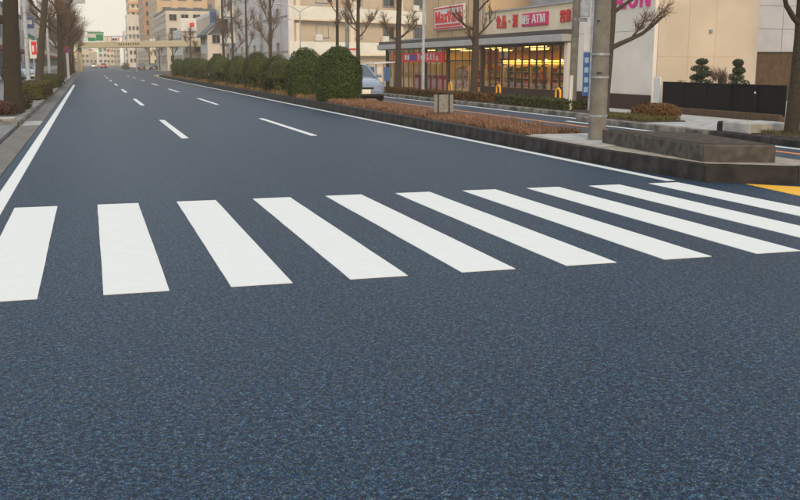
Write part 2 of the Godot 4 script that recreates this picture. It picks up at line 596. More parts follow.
# pruned bare street tree. limbs: [height, azimuth deg, rise deg, length, radius]
func bare_tree(called: String, label: String, at: Vector3, h: float, r: float, lean: Vector3, sd: int, limbs: Array, twigs: int, twig_l: float, material: String, group := "", flare := 1.35):
	rng.seed = sd
	var t := thing(called, label, "tree", at, 0, group)
	var tr := Mb.new()
	var n := 9
	var tp := []
	var rr := []
	for i in n:
		var f := float(i) / (n - 1)
		tp.append(Vector3(lean.x * f, h * f - 0.05, lean.z * f) + Vector3(sin(f * 7 + sd), 0, cos(f * 5 + sd)) * r * 0.22 * f)
		rr.append(r * (1.0 - 0.45 * f) * (flare if i == 0 else 1.0) * rng.randf_range(0.96, 1.04))
	tp.insert(1, tp[0].lerp(tp[1], 0.25))
	rr.insert(1, r * 1.06)
	tr.tube(tp, rr, 14)
	part(t, "trunk", tr.mesh(), mats[material])
	var tips := []
	for lb in limbs:
		var f: float = lb[0] / h
		var base := Vector3(lean.x * f, lb[0], lean.z * f)
		var az := deg_to_rad(lb[1])
		var ri := deg_to_rad(lb[2])
		var d := Vector3(cos(az) * cos(ri), sin(ri), -sin(az) * cos(ri))
		var p := limb_path(base, d, lb[3], 0.10, 5)
		var m := Mb.new()
		m.tube(p, taper(lb[4], lb[4] * 0.45, 6, 1.25), 8)
		tips.append([p[5], (p[5] - p[4]).normalized()])
		for k in 3:
			var j := rng.randi_range(2, 4)
			var d2: Vector3 = (p[j] - p[j - 1]).normalized() + Vector3(rng.randfn() * 0.5, rng.randf_range(0.3, 0.9), rng.randfn() * 0.5)
			var q := limb_path(p[j], d2, lb[3] * rng.randf_range(0.3, 0.55), 0.12, 4)
			m.tube(q, taper(lb[4] * 0.5, lb[4] * 0.25, 5, 1.5), 6)
			tips.append([q[4], (q[4] - q[3]).normalized()])
			tips.append([q[2], (q[4] - q[3]).normalized()])
		part(t, "limb", m.mesh(), mats[material])
	tips.append([tp[-1], Vector3.UP])
	tips.append([tp[-2], Vector3.UP])
	if twigs > 0:
		var w := Mb.new()
		for tip in tips:
			for k in twigs:
				var d: Vector3 = tip[1] + Vector3(rng.randfn(), rng.randfn() * 0.7 + 0.35, rng.randfn()) * 0.75
				var l := twig_l * rng.randf_range(0.4, 1.2)
				var q := limb_path(tip[0] + Vector3(rng.randfn(), rng.randfn(), rng.randfn()) * 0.03, d, l, 0.08, 3)
				w.tube(q, [0.011, 0.009, 0.006, 0.003], 3, false)
				if twig_l > 0.3:
					for e in 3:
						var q2 := limb_path(q[1 + e % 2], d + Vector3(rng.randfn(), rng.randfn(), rng.randfn()) * 0.7, l * 0.55, 0.05, 2)
						w.tube(q2, [0.007, 0.005, 0.003], 3, false)
		part(t, "crown", w.mesh(), mats.twig)
	return t

# ---------------------------------------------------------------- vehicles
func ring_loft(st: SurfaceTool, rings: Array):
	for i in rings.size() - 1:
		var a: Array = rings[i]
		var b: Array = rings[i + 1]
		var n := a.size()
		for k in n:
			var k2 := (k + 1) % n
			for p in [a[k], b[k], b[k2], a[k], b[k2], a[k2]]:
				st.add_vertex(p)
	for e in [0, rings.size() - 1]:
		var r: Array = rings[e]
		for k in range(1, r.size() - 1):
			var q := [r[0], r[k], r[k + 1]] if e == 0 else [r[0], r[k + 1], r[k]]
			for p in q:
				st.add_vertex(p)

var car_meshes := {}
func car_parts():
	# front looks to +z
	var st := SurfaceTool.new()
	st.begin(Mesh.PRIMITIVE_TRIANGLES)
	st.set_smooth_group(0)
	var rings := []
	# z, half width at sill, half width at shoulder, bottom, shoulder, top, half width of top
	for s in [[-2.08, .66, .70, .36, .70, .86, .58], [-2.0, .76, .80, .26, .74, .95, .68], [-1.5, .80, .845, .22, .80, .98, .74], [-.6, .81, .85, .20, .80, .96, .75], [.4, .81, .85, .20, .80, .95, .75], [.95, .80, .845, .20, .78, .94, .72], [1.5, .79, .83, .22, .72, .86, .68], [1.88, .74, .77, .26, .64, .74, .58], [2.06, .62, .64, .34, .55, .62, .48]]:
		var r := []
		for q in [[s[1] * .9, s[3]], [s[1], s[3] + .1], [s[2], (s[3] + s[4]) * .5], [s[2] * .985, s[4]], [s[6], s[5]], [s[6] * .55, s[5] + .025]]:
			r.append(Vector3(q[0], q[1], s[0]))
		var l := r.duplicate()
		l.reverse()
		for q in l:
			r.append(Vector3(-q.x, q.y, q.z))
		rings.append(r)
	ring_loft(st, rings)
	st.generate_normals()
	car_meshes.body = st.commit()
	var rf := Mb.new()
	# pillars and roof
	var A := [Vector3(.70, .94, .98), Vector3(.56, 1.40, .12), Vector3(.57, 1.42, -1.15), Vector3(.70, .97, -1.85)]
	var roof := [Vector3(.56, 1.40, .12), Vector3(.58, 1.445, -.4), Vector3(.57, 1.42, -1.15)]
	for i in 2:
		var a: Vector3 = roof[i]
		var b: Vector3 = roof[i + 1]
		var mx := Vector3(-1, 1, 1)
		rf.quad(a, b, Vector3(b.x * .5, b.y + .035, b.z), Vector3(a.x * .5, a.y + .035, a.z), Vector3.UP)
		rf.quad(a * mx, b * mx, Vector3(-b.x * .5, b.y + .035, b.z), Vector3(-a.x * .5, a.y + .035, a.z), Vector3.UP)
		rf.quad(Vector3(-a.x * .5, a.y + .035, a.z), Vector3(-b.x * .5, b.y + .035, b.z), Vector3(b.x * .5, b.y + .035, b.z), Vector3(a.x * .5, a.y + .035, a.z), Vector3.UP)
	for sx in [-1, 1]:
		var k := Vector3(sx, 1, 1)
		rf.tube([A[0] * k, A[1] * k, roof[1] * k, A[2] * k, A[3] * k], [.035, .035, .03, .04, .05], 6)
		rf.tube([Vector3(sx * .74, .95, -.45), Vector3(sx * .585, 1.43, -.42)], [.035, .03], 6)
	car_meshes.roof = rf.mesh()
	var ws := Mb.new()
	ws.quad(Vector3(-.69, .95, .97), Vector3(.69, .95, .97), Vector3(.55, 1.405, .12), Vector3(-.55, 1.405, .12), Vector3(0, 1, 1))
	car_meshes.windscreen = ws.mesh()
	var rw := Mb.new()
	rw.quad(Vector3(-.69, .98, -1.83), Vector3(.69, .98, -1.83), Vector3(.56, 1.42, -1.17), Vector3(-.56, 1.42, -1.17), Vector3(0, 1, -1))
	car_meshes.rear_window = rw.mesh()
	for sx in [-1, 1]:
		var m := Mb.new()
		m.quad(Vector3(sx * .71, .95, .93), Vector3(sx * .735, .96, -.45), Vector3(sx * .58, 1.42, -.42), Vector3(sx * .565, 1.39, .13), Vector3(sx, 0, 0))
		m.quad(Vector3(sx * .735, .96, -.45), Vector3(sx * .72, .97, -1.8), Vector3(sx * .575, 1.41, -1.15), Vector3(sx * .58, 1.42, -.42), Vector3(sx, 0, 0))
		car_meshes["side%d" % sx] = m.mesh()
	var ty := Mb.new()
	ty.lathe([Vector2(.20, -.09), Vector2(.28, -.095), Vector2(.305, -.06), Vector2(.31, 0), Vector2(.305, .06), Vector2(.28, .095), Vector2(.20, .09)], Vector3.ZERO, Basis(Vector3(0, 0, 1), PI / 2), 20)
	car_meshes.tyre = ty.mesh()
	var ri := Mb.new()
	ri.lathe([Vector2(.20, -.07), Vector2(.17, -.05), Vector2(.06, -.065), Vector2(.005, -.07)], Vector3.ZERO, Basis(Vector3(0, 0, 1), PI / 2), 14)
	ri.lathe([Vector2(.005, .07), Vector2(.06, .065), Vector2(.17, .05), Vector2(.20, .07)], Vector3.ZERO, Basis(Vector3(0, 0, 1), PI / 2), 14)
	for k in 5:
		var a := TAU * k / 5
		for sx in [-1, 1]:
			ri.tube([Vector3(sx * .075, cos(a) * .03, sin(a) * .03), Vector3(sx * .07, cos(a) * .19, sin(a) * .19)], [.02, .025], 4)
	car_meshes.rim = ri.mesh()
	var hl := Mb.new()
	hl.quad(Vector3(-.13, -.06, .02), Vector3(.13, -.06, .10), Vector3(.13, .07, .05), Vector3(-.13, .09, -.06), Vector3(0, .2, 1))
	hl.quad(Vector3(-.13, -.06, -.08), Vector3(-.13, -.06, .02), Vector3(-.13, .09, -.06), Vector3(-.13, .09, -.12), Vector3(-1, 0, 0))
	car_meshes.headlight = hl.mesh()

func car(label: String, at: Vector3, turn: float, paint: StandardMaterial3D, group := "", called := "parked_car", tail := "tail_lens"):
	var t := thing(called, label, "car", at, turn, group)
	part(t, "body", car_meshes.body, paint)
	part(t, "roof", car_meshes.roof, paint)
	part(t, "windscreen", car_meshes.windscreen, mats.screen)
	part(t, "rear_window", car_meshes.rear_window, mats.pane)
	for sx in [-1, 1]:
		part(t, "side_window", car_meshes["side%d" % sx], mats.pane)
		bpart(t, "mirror", Vector3(sx * .90, 1.0, .72), Vector3(.2, .13, .1), paint, .03)
		bpart(t, "tail_light", Vector3(sx * .58, .80, -2.03), Vector3(.22, .16, .12), mats[tail], .02)
		var hl := part(t, "headlight", car_meshes.headlight, mats.lens, Vector3(sx * .50, .63, 1.93))
		if sx > 0:
			hl.scale.x = -1
	bpart(t, "bumper", Vector3(0, .38, 2.0), Vector3(1.40, .24, .16), paint, .05)
	bpart(t, "grille", Vector3(0, .555, 2.03), Vector3(.6, .08, .1), mats.black, .02)
	bpart(t, "air_intake", Vector3(0, .30, 2.03), Vector3(1.3, .1, .12), mats.black, .02)
	bpart(t, "number_plate", Vector3(0, .43, 2.09), Vector3(.33, .165, .02), mats.plate, .004)
	bpart(t, "number_plate", Vector3(0, .66, -2.12), Vector3(.33, .165, .02), mats.plate, .004)
	for sx in [-1, 1]:
		for z in [1.28, -1.28]:
			var w := part(t, "wheel", car_meshes.tyre, mats.rubber, Vector3(sx * .755, .31, z))
			part(w, "rim", car_meshes.rim, mats.steel)
	bpart(t, "underbody", Vector3(0, .26, 0), Vector3(1.4, .2, 3.7), mats.black, .03)
	return t

# ---------------------------------------------------------------- buildings
var win_cache := {}
func window_mesh(w: float, h: float, bars := 1) -> ArrayMesh:
	var k := "%.3f/%.3f/%d" % [w, h, bars]
	if win_cache.has(k):
		return win_cache[k]
	var f := Mb.new()
	var t := 0.07
	f.box(Vector3(0, h / 2 - t / 2, 0.05), Vector3(w, t, 0.1))
	f.box(Vector3(0, -h / 2 + t / 2, 0.07), Vector3(w + 0.1, t, 0.14))
	for sx in [-1, 1]:
		f.box(Vector3(sx * (w / 2 - t / 2), 0, 0.049), Vector3(t, h - t * 2, 0.098))
	for b in bars:
		f.box(Vector3(-w / 2 + w * (b + 1) / (bars + 1), 0, 0.045), Vector3(0.05, h - t * 2, 0.05))
	var m := f.mesh()
	var g := Mb.new()
	g.box(Vector3(0, 0, 0.02), Vector3(w - t, h - t, 0.02))
	g.st.commit(m)
	win_cache[k] = m
	return m

# windows on a face: o is the lower left corner of the grid seen from outside, along u
func window_grid(parent: Node, o: Vector3, u: Vector3, cols: int, rows: int, pu: float, pv: float, w: float, h: float, frame, bars := 1):
	var out := Vector3(-u.z, 0, u.x) * -1.0
	out = u.cross(Vector3.UP)
	var bs := Basis(u, Vector3.UP, out)
	var wm := window_mesh(w, h, bars)
	for r in rows:
		for c in cols:
			var x := part(parent, "window", wm, [frame, mats.pane])
			x.transform = Transform3D(bs, o + u * (pu * (c + 0.5)) + Vector3(0, pv * (r + 0.5), 0))

func block(called: String, label: String, lo: Vector3, hi: Vector3, wall, roof, group := "", cat := "building") -> Node3D:
	var c := (lo + hi) * 0.5
	var t := thing(called, label, cat, Vector3.ZERO, 0, group)
	bpart(t, "wall", c, hi - lo, wall)
	var m := Mb.new()
	for q in [[Vector3(c.x, hi.y + .2, lo.z + .1), Vector3(hi.x - lo.x + .2, .5, .24)], [Vector3(c.x, hi.y + .2, hi.z - .1), Vector3(hi.x - lo.x + .2, .5, .24)], [Vector3(lo.x + .1, hi.y + .197, c.z), Vector3(.24, .5, hi.z - lo.z - .1)], [Vector3(hi.x - .1, hi.y + .197, c.z), Vector3(.24, .5, hi.z - lo.z - .1)]]:
		m.box(q[0], q[1])
	part(t, "parapet", m.mesh(), roof)
	bpart(t, "roof", Vector3(c.x, hi.y + .03, c.z), Vector3(hi.x - lo.x - .3, .06, hi.z - lo.z - .3), roof)
	return t

# ---------------------------------------------------------------- people (one continuous surface each)
func net_body(bones: Array, lo: Vector3, hi: Vector3, cell: float, color_of: Callable) -> Mesh:
	var nx := int((hi.x - lo.x) / cell) + 1
	var ny := int((hi.y - lo.y) / cell) + 1
	var nz := int((hi.z - lo.z) / cell) + 1
	var f := PackedFloat32Array()
	f.resize(nx * ny * nz)
	for y in ny:
		for z in nz:
			for x in nx:
				var p := lo + Vector3(x, y, z) * cell
				var d := 9.0
				for b in bones:
					var ab: Vector3 = b[1] - b[0]
					var t := clampf((p - b[0]).dot(ab) / maxf(ab.length_squared(), 1e-6), 0, 1)
					var e: float = (p - b[0] - ab * t).length() - lerpf(b[2], b[3], t)
					var hh := clampf(0.5 + 0.5 * (d - e) / 0.03, 0, 1)
					d = lerpf(d, e, hh) - 0.03 * hh * (1 - hh)
				f[(y * nz + z) * nx + x] = d
	var idx := {}
	var vs := []
	var st := SurfaceTool.new()
	st.begin(Mesh.PRIMITIVE_TRIANGLES)
	st.set_smooth_group(0)
	for y in ny - 1:
		for z in nz - 1:
			for x in nx - 1:
				var s := Vector3.ZERO
				var n := 0
				for e in [[0,0,0,1,0,0],[0,1,0,1,1,0],[0,0,1,1,0,1],[0,1,1,1,1,1],[0,0,0,0,1,0],[1,0,0,1,1,0],[0,0,1,0,1,1],[1,0,1,1,1,1],[0,0,0,0,0,1],[1,0,0,1,0,1],[0,1,0,0,1,1],[1,1,0,1,1,1]]:
					var a := f[((y + e[1]) * nz + z + e[2]) * nx + x + e[0]]
					var b := f[((y + e[4]) * nz + z + e[5]) * nx + x + e[3]]
					if (a < 0) != (b < 0):
						s += Vector3(x + e[0], y + e[1], z + e[2]).lerp(Vector3(x + e[3], y + e[4], z + e[5]), a / (a - b))
						n += 1
				if n > 0:
					idx[(y * nz + z) * nx + x] = vs.size()
					vs.append(lo + s / n * cell)
	for y in range(1, ny - 1):
		for z in range(1, nz - 1):
			for x in range(1, nx - 1):
				var a := f[(y * nz + z) * nx + x]
				for ax in 3:
					var o: Array = [[1,0,0],[0,1,0],[0,0,1]][ax]
					var b := f[((y + o[1]) * nz + z + o[2]) * nx + x + o[0]]
					if (a < 0) == (b < 0):
						continue
					var q: Array = [[[0,0,0],[0,-1,0],[0,-1,-1],[0,0,-1]], [[0,0,0],[0,0,-1],[-1,0,-1],[-1,0,0]], [[0,0,0],[-1,0,0],[-1,-1,0],[0,-1,0]]][ax]
					var w := []
					for k in q:
						w.append(vs[idx[((y + k[1]) * nz + z + k[2]) * nx + x + k[0]]])
					if b < 0:
						w.reverse()
					# Godot's front faces run clockwise
					for k in [0, 2, 1, 0, 3, 2]:
						st.set_color(color_of.call(w[k]))
						st.add_vertex(w[k])
	st.index()
	st.generate_normals()
	return st.commit()

func person(label: String, at: Vector3, turn: float, top: Color, low: Color, hair: Color, sd: int):
	var t := thing("person", label, "person", at, turn, "shoppers inside the store")
	var k := 0.02 * sd
	var b := []
	for s in [-1, 1]:
		b.append([Vector3(s * .09, .86, 0), Vector3(s * .10, .46, .03 + s * k), .085, .058])
		b.append([Vector3(s * .10, .46, .03 + s * k), Vector3(s * .105, .08, -.02 + s * k * 2), .056, .038])
		b.append([Vector3(s * .105, .05, -.03 + s * k * 2), Vector3(s * .12, .035, .13 + s * k * 2), .042, .032])
		b.append([Vector3(s * .17, 1.34, 0), Vector3(s * .23, 1.08, .02), .055, .044])
		b.append([Vector3(s * .23, 1.08, .02), Vector3(s * .19, .90, .18), .042, .032])
		b.append([Vector3(s * .19, .90, .18), Vector3(s * .18, .87, .28), .036, .022])
	b.append([Vector3(0, .90, 0), Vector3(0, 1.10, 0), .135, .125])
	b.append([Vector3(0, 1.10, 0), Vector3(0, 1.30, 0), .125, .145])
	b.append([Vector3(-.13, 1.34, 0), Vector3(.13, 1.34, 0), .075, .075])
	b.append([Vector3(0, 1.36, 0), Vector3(0, 1.50, .01), .055, .05])
	b.append([Vector3(0, 1.53, .02), Vector3(0, 1.60, .0), .075, .092])
	b.append([Vector3(0, 1.535, .10), Vector3(0, 1.56, .095), .016, .012])
	var skin := Color(0.45, 0.27, 0.18)
	var m := net_body(b, Vector3(-.42, -.04, -.25), Vector3(.42, 1.78, .40), .025, func(p: Vector3):
		if p.y > 1.44: return skin
		if p.y > .84: return skin if p.z > .21 else top
		if p.y < .1: return Color(.02, .02, .02)
		return low)
	part(t, "body", m, mats.core)
	var h := Mb.new()
	h.col = hair
	h.lathe([Vector2(.088, -.05), Vector2(.103, 0), Vector2(.102, .05), Vector2(.07, .095), Vector2(.002, .112)], Vector3(0, 1.60, -.02), Basis.IDENTITY, 12)
	part(t, "hair", h.mesh(), mats.core)
	return t

# ---------------------------------------------------------------- the scene
func _ready():
	var cam := Camera3D.new()
	cam.name = "camera"
	add_child(cam)
	cam.position = Vector3(0, 1.5, 0)
	cam.rotation_degrees = Vector3(-10.592, -17.05, 0)
	cam.fov = rad_to_deg(2.0 * atan(0.25))
	cam.near = 0.05
	cam.far = 4000.0
	cam.current = true
	var env := Environment.new()
	env.background_mode = Environment.BG_SKY
	var sky := Sky.new()
	var sm := ProceduralSkyMaterial.new()
	sm.sky_top_color = Color(0.82, 0.87, 0.93)
	sm.sky_horizon_color = Color(0.985, 0.965, 0.905)
	sm.sky_curve = 0.22
	sm.ground_bottom_color = Color(0.30, 0.29, 0.28)
	sm.ground_horizon_color = Color(0.9, 0.86, 0.78)
	sm.sun_angle_max = 1.0
	sm.energy_multiplier = 0.95
	sky.sky_material = sm
	env.sky = sky
	env.tonemap_mode = Environment.TONE_MAPPER_LINEAR
	env.tonemap_exposure = 1.5
	env.sdfgi_enabled = true
	env.ssao_enabled = true
	env.ssil_enabled = true
	env.fog_enabled = true
	env.fog_density = 0.0009
	env.fog_light_color = Color(1.0, 0.96, 0.88)
	var we := WorldEnvironment.new()
	we.name = "world_environment"
	we.environment = env
	add_child(we)
	var sun := DirectionalLight3D.new()
	sun.name = "sun"
	sun.light_energy = 0.5
	sun.light_color = Color(1.0, 0.89, 0.74)
	sun.light_angular_distance = 20.0
	sun.shadow_enabled = true
	add_child(sun)
	sun.look_at_from_position(Vector3(-0.10, 0.42, 0.90) * 50.0, Vector3.ZERO)

	make_materials()
	mat("lens", Color(0.75, 0.75, 0.72), 0.1)
	mat("plate", Color(0.8, 0.76, 0.6), 0.5)
	mat("tail_lens", Color(0.35, 0.01, 0.01), 0.2)
	glow("tail_lit", Color(1.0, 0.06, 0.03), 2.2)
	build_ground()
	build_road()
	build_left_side()
	build_median()
	build_right_side()
	build_store()
	build_store_inside()
	build_right_corner()
	build_right_row()
	build_left_row()
	build_far()
	build_plants()
	build_vehicles()
	build_street_furniture()

func sheet(pts: Array, y: float) -> Mesh:
	# a film of paint: top face and thin edges down to the road
	var m := Mb.new()
	var c := Vector2.ZERO
	for q in pts:
		c += q / pts.size()
	for i in range(1, pts.size() - 1):
		m.tri(Vector3(pts[0].x, y, pts[0].y), Vector3(pts[i].x, y, pts[i].y), Vector3(pts[i + 1].x, y, pts[i + 1].y), Vector3.UP)
	for i in pts.size():
		var a: Vector2 = pts[i]
		var b: Vector2 = pts[(i + 1) % pts.size()]
		var o: Vector2 = (a + b) * .5 - c
		m.quad(Vector3(a.x, y, a.y), Vector3(b.x, y, b.y), Vector3(b.x, -.002, b.y), Vector3(a.x, -.002, a.y), Vector3(o.x, 0, o.y))
	return m.mesh()

func build_ground():
	var g := setting("ground")
	var m := Mb.new()
	var prof := [Vector2(-300, -.06), Vector2(13.6, -.06), Vector2(14.3, -.08), Vector2(21.0, -.46), Vector2(300, -.46)]
	for i in prof.size() - 1:
		m.quad(Vector3(prof[i].x, prof[i].y, 60), Vector3(prof[i + 1].x, prof[i + 1].y, 60), Vector3(prof[i + 1].x, prof[i + 1].y, -900), Vector3(prof[i].x, prof[i].y, -900), Vector3.UP)
	part(g, "earth", m.mesh(), mats.ground)

func asphalt_grid(x0: float, x1: float, z0: float, z1: float, nx: int, nz: int, base: Color, sd: int, seam := -99.0) -> Mesh:
	# tone patches of old and new laying strips
	var ns := FastNoiseLite.new()
	ns.seed = sd
	ns.frequency = 0.05
	var m := Mb.new()
	var xs := []
	for i in nx + 1:
		xs.append(lerpf(x0, x1, float(i) / nx))
	if seam > -50:
		# a joint between two laying strips
		xs += [seam - .018, seam, seam + .018]
		xs.sort()
		nx += 3
	for j in nz:
		var za := lerpf(z0, z1, pow(float(j) / nz, 2.2))
		var zb := lerpf(z0, z1, pow(float(j + 1) / nz, 2.2))
		for i in nx:
			var p := [Vector3(xs[i], 0, za), Vector3(xs[i + 1], 0, za), Vector3(xs[i + 1], 0, zb), Vector3(xs[i], 0, zb)]
			var c := []
			for q in p:
				var k := 1.0 + 0.16 * ns.get_noise_2d(q.x * 3.0, q.z * 1.2) + 0.14 * ns.get_noise_2d(q.x * 14.0 + 90, q.z * 1.2)
				if absf(q.x - seam) < .002 and q.z > -30:
					k *= 0.72
				c.append(Color(base.r * k, base.g * k, base.b * k))
			for t in [0, 2, 1, 0, 3, 2]:
				m.col = c[t]
				m.v(p[t], Vector3.UP)
	return m.mesh()

func build_road():
	var r := setting("road")
	part(r, "asphalt", asphalt_grid(-1.2, 7.32, 14, -700, 16, 90, Color(0.185, 0.40, 0.68), 5, 3.02), mats.asphalt)
	rng.seed = 78
	for k in 10:
		var x0 := -0.82 + 0.835 * k
		# paint film with slightly wavering edges
		var n := 14
		var zn := -6.70 + 0.004 * k
		var zf := -11.15 + 0.004 * k
		var out := []
		for i in n + 1:
			out.append(Vector2(x0 + rng.randf_range(-.002, .002), lerpf(zn, zf, float(i) / n)))
		for i in n + 1:
			out.append(Vector2(x0 + .425 + rng.randf_range(-.002, .002), lerpf(zf, zn, float(i) / n)))
		var m := Mb.new()
		for i in n:
			var a: Vector2 = out[i]
			var b: Vector2 = out[i + 1]
			var c: Vector2 = out[2 * n - i]
			var d: Vector2 = out[2 * n + 1 - i]
			m.quad(Vector3(a.x, .004, a.y), Vector3(d.x, .004, d.y), Vector3(c.x, .004, c.y), Vector3(b.x, .004, b.y), Vector3.UP)
			m.quad(Vector3(a.x, .004, a.y), Vector3(b.x, .004, b.y), Vector3(b.x, -.002, b.y), Vector3(a.x, -.002, a.y), Vector3(-1, 0, 0))
			m.quad(Vector3(d.x, .004, d.y), Vector3(c.x, .004, c.y), Vector3(c.x, -.002, c.y), Vector3(d.x, -.002, d.y), Vector3(1, 0, 0))
		m.quad(Vector3(out[0].x, .004, zn), Vector3(out[-1].x, .004, zn), Vector3(out[-1].x, -.002, zn), Vector3(out[0].x, -.002, zn), Vector3(0, 0, 1))
		part(r, "crosswalk_stripe", m.mesh(), mats.paint)
	for q in [[-1.0, -10.4, -74.0]]:
		part(r, "edge_line", sheet([Vector2(q[0] - .075, q[1]), Vector2(q[0] + .075, q[1]), Vector2(q[0] + .075, q[2]), Vector2(q[0] - .075, q[2])], .004), mats.paint)
	part(r, "edge_line", sheet([Vector2(7.06, -11.3), Vector2(7.20, -11.3), Vector2(7.20, -112), Vector2(7.06, -112)], .004), mats.paint)
	part(r, "edge_line", sheet([Vector2(7.06, -190), Vector2(7.20, -190), Vector2(7.20, -420), Vector2(7.06, -420)], .004), mats.paint)
	for x in [1.80, 4.46]:
		for i in 7:
			var z0 := -20.7 - 16.7 * i
			part(r, "lane_dash", sheet([Vector2(x - .07, z0), Vector2(x + .07, z0), Vector2(x + .07, z0 - 6.9), Vector2(x - .07, z0 - 6.9)], .004), mats.paint)
	# yellow textured paint at the nose of the median
	part(r, "yellow_marking", sheet([Vector2(7.84, -10.72), Vector2(8.75, -9.80), Vector2(8.75, -8.3), Vector2(7.70, -9.3)], .004), mats.yellow_paint)
	# the cross street behind the camera and before the median
	var c := setting("side_road")
	part(c, "asphalt", asphalt_grid(7.32, 60, -9.0 + 23, -14, 30, 20, Color(0.185, 0.40, 0.68), 9), mats.asphalt)
	var o := setting("opposite_road")
	part(o, "asphalt", asphalt_grid(7.32, 13.02, -14, -700, 12, 70, Color(0.27, 0.46, 0.72), 15), mats.asphalt)
	for q in [[10.15, -11.5, -58, "orange_paint"], [11.3, -12.2, -58, "orange_paint"], [12.75, -24.5, -300, "paint"], [11.95, -12.5, -24, "paint"], [8.95, -20, -100, "paint"]]:
		part(o, "painted_line", sheet([Vector2(q[0] - .07, q[1]), Vector2(q[0] + .07, q[1]), Vector2(q[0] + .07, q[2]), Vector2(q[0] - .07, q[2])], .004), mats[q[3]])

func build_left_side():
	var p := setting("left_pavement")
	var m := Mb.new()
	m.box(Vector3(-4.9, -.02, -14), Vector3(6.36, .12, 24))
	m.box(Vector3(-4.9, .04, -360), Vector3(6.36, .12, 667.9))
	part(p, "paving", m.mesh(), mats.pavement)
	# concrete gutter slabs
	rng.seed = 31
	var z := 4.0
	while z > -80:
		var l := 1.98
		var pale := absf(z + 26.5) < 1.0
		bpart(p, "gutter_slab", Vector3(-1.43, -.045 + rng.randf_range(-.003, .003), z - l / 2), Vector3(.44, .11, l), mats.concrete_pale if pale else mats.gutter, .008)
		z -= 2.0
	bpart(p, "gutter_slab", Vector3(-1.43, -.045, -390), Vector3(.44, .11, 619.6), mats.gutter, .008)
	z = -26.2
	while z > -80:
		bpart(p, "kerb_stone", Vector3(-1.74, .03 + rng.randf_range(-.004, .004), z - .49), Vector3(.16, .20, .98), mats.concrete, .02)
		z -= 1.0
	bpart(p, "kerb_stone", Vector3(-1.74, .03, -390), Vector3(.16, .20, 619.6), mats.concrete, .02)
	# edging round the first tree bed
	bpart(p, "bed_edging", Vector3(-2.6, .06, -26.3), Vector3(1.7, .20, .15), mats.concrete, .02)
	bpart(p, "bed_edging", Vector3(-2.4, .09, -27.4), Vector3(1.1, .10, .9), mats.concrete_pale, .015)
	bpart(p, "bed_soil", Vector3(-2.7, .105, -30.4), Vector3(1.5, .05, 4.4), mats.soil, .02)

func build_median():
	var md := setting("median")
	rng.seed = 41
	var z := -13.0
	# dark granite kerb along our carriageway
	while z > -60:
		bpart(md, "kerb_stone", Vector3(7.40 + rng.randf_range(-.006, .006), .105 + rng.randf_range(-.003, .003), z - .595), Vector3(.17, .25, 1.19), mats.kerb_dark, .018)
		z -= 1.2
	bpart(md, "kerb_stone", Vector3(7.40, .105, -86.6), Vector3(.17, .25, 53), mats.kerb_dark, .018)
	bpart(md, "kerb_stone", Vector3(7.6, .10, -113.6), Vector3(1.6, .24, .9), mats.concrete_pale, .05)
	z = -14
	while z > -60:
		bpart(md, "kerb_stone", Vector3(8.72, .105, z - .595), Vector3(.17, .25, 1.19), mats.kerb_dark, .018)
		z -= 1.2
	bpart(md, "kerb_stone", Vector3(8.72, .105, -86.6), Vector3(.17, .25, 53), mats.kerb_dark, .018)
	# the nose: kerb stones set at an angle, a pale cap on top
	nose_stone(md, [Vector2(7.315, -13.0), Vector2(7.47, -11.05), Vector2(7.62, -11.12), Vector2(7.49, -13.0)])
	nose_stone(md, [Vector2(7.475, -11.045), Vector2(8.40, -10.44), Vector2(8.46, -10.60), Vector2(7.625, -11.13)])
	nose_stone(md, [Vector2(8.405, -10.435), Vector2(9.0, -10.55), Vector2(8.95, -10.72), Vector2(8.465, -10.595)])
	nose_stone(md, [Vector2(9.0, -10.56), Vector2(9.05, -12.6), Vector2(8.88, -12.6), Vector2(8.95, -10.73)])
	nose_stone(md, [Vector2(9.05, -12.61), Vector2(8.8, -14.0), Vector2(8.64, -14.0), Vector2(8.88, -12.61)])
	var cap := Mb.new()
	var poly := [Vector2(7.345, -13.2), Vector2(7.505, -11.09), Vector2(8.40, -10.50), Vector2(8.96, -10.61), Vector2(9.0, -12.6), Vector2(8.76, -14.0), Vector2(8.63, -16.4), Vector2(7.35, -16.4)]
	for i in range(1, poly.size() - 1):
		cap.tri(Vector3(poly[0].x, .2345, poly[0].y), Vector3(poly[i].x, .2345, poly[i].y), Vector3(poly[i + 1].x, .2345, poly[i + 1].y), Vector3.UP)
	part(md, "concrete_cap", cap.mesh(), mat("cap", Color(.40, .35, .28), .9, "mottle", .5))
	bpart(md, "concrete_pad", Vector3(8.06, .21, -15.2), Vector3(1.12, .07, 2.6), mats.concrete_pale, .01)
	bpart(md, "soil", Vector3(8.06, .06, -64.7), Vector3(1.12, .28, 96.2), mats.soil)
	# weathered block standing on the nose
	var b := thing("concrete_block", "long weathered low concrete block on the nose of the median", "concrete block")
	var m := Mb.new()
	var f := [Vector2(7.585, -11.27), Vector2(8.40, -10.90), Vector2(8.72, -13.1), Vector2(7.80, -14.4)]
	prism(m, f, .222, .46, .025)
	part(b, "block", m.mesh(), mats.concrete_old)
	var top := Mb.new()
	var g := []
	for q in f:
		g.append(q.lerp(Vector2(8.1, -12.4), .06))
	prism(top, g, .46, .468, .003)
	part(b, "moss_top", top.mesh(), mats.soil)

func nose_stone(parent: Node, f: Array):
	var m := Mb.new()
	prism(m, f, -.02, .225, .016)
	part(parent, "kerb_stone", m.mesh(), mats.kerb_dark)

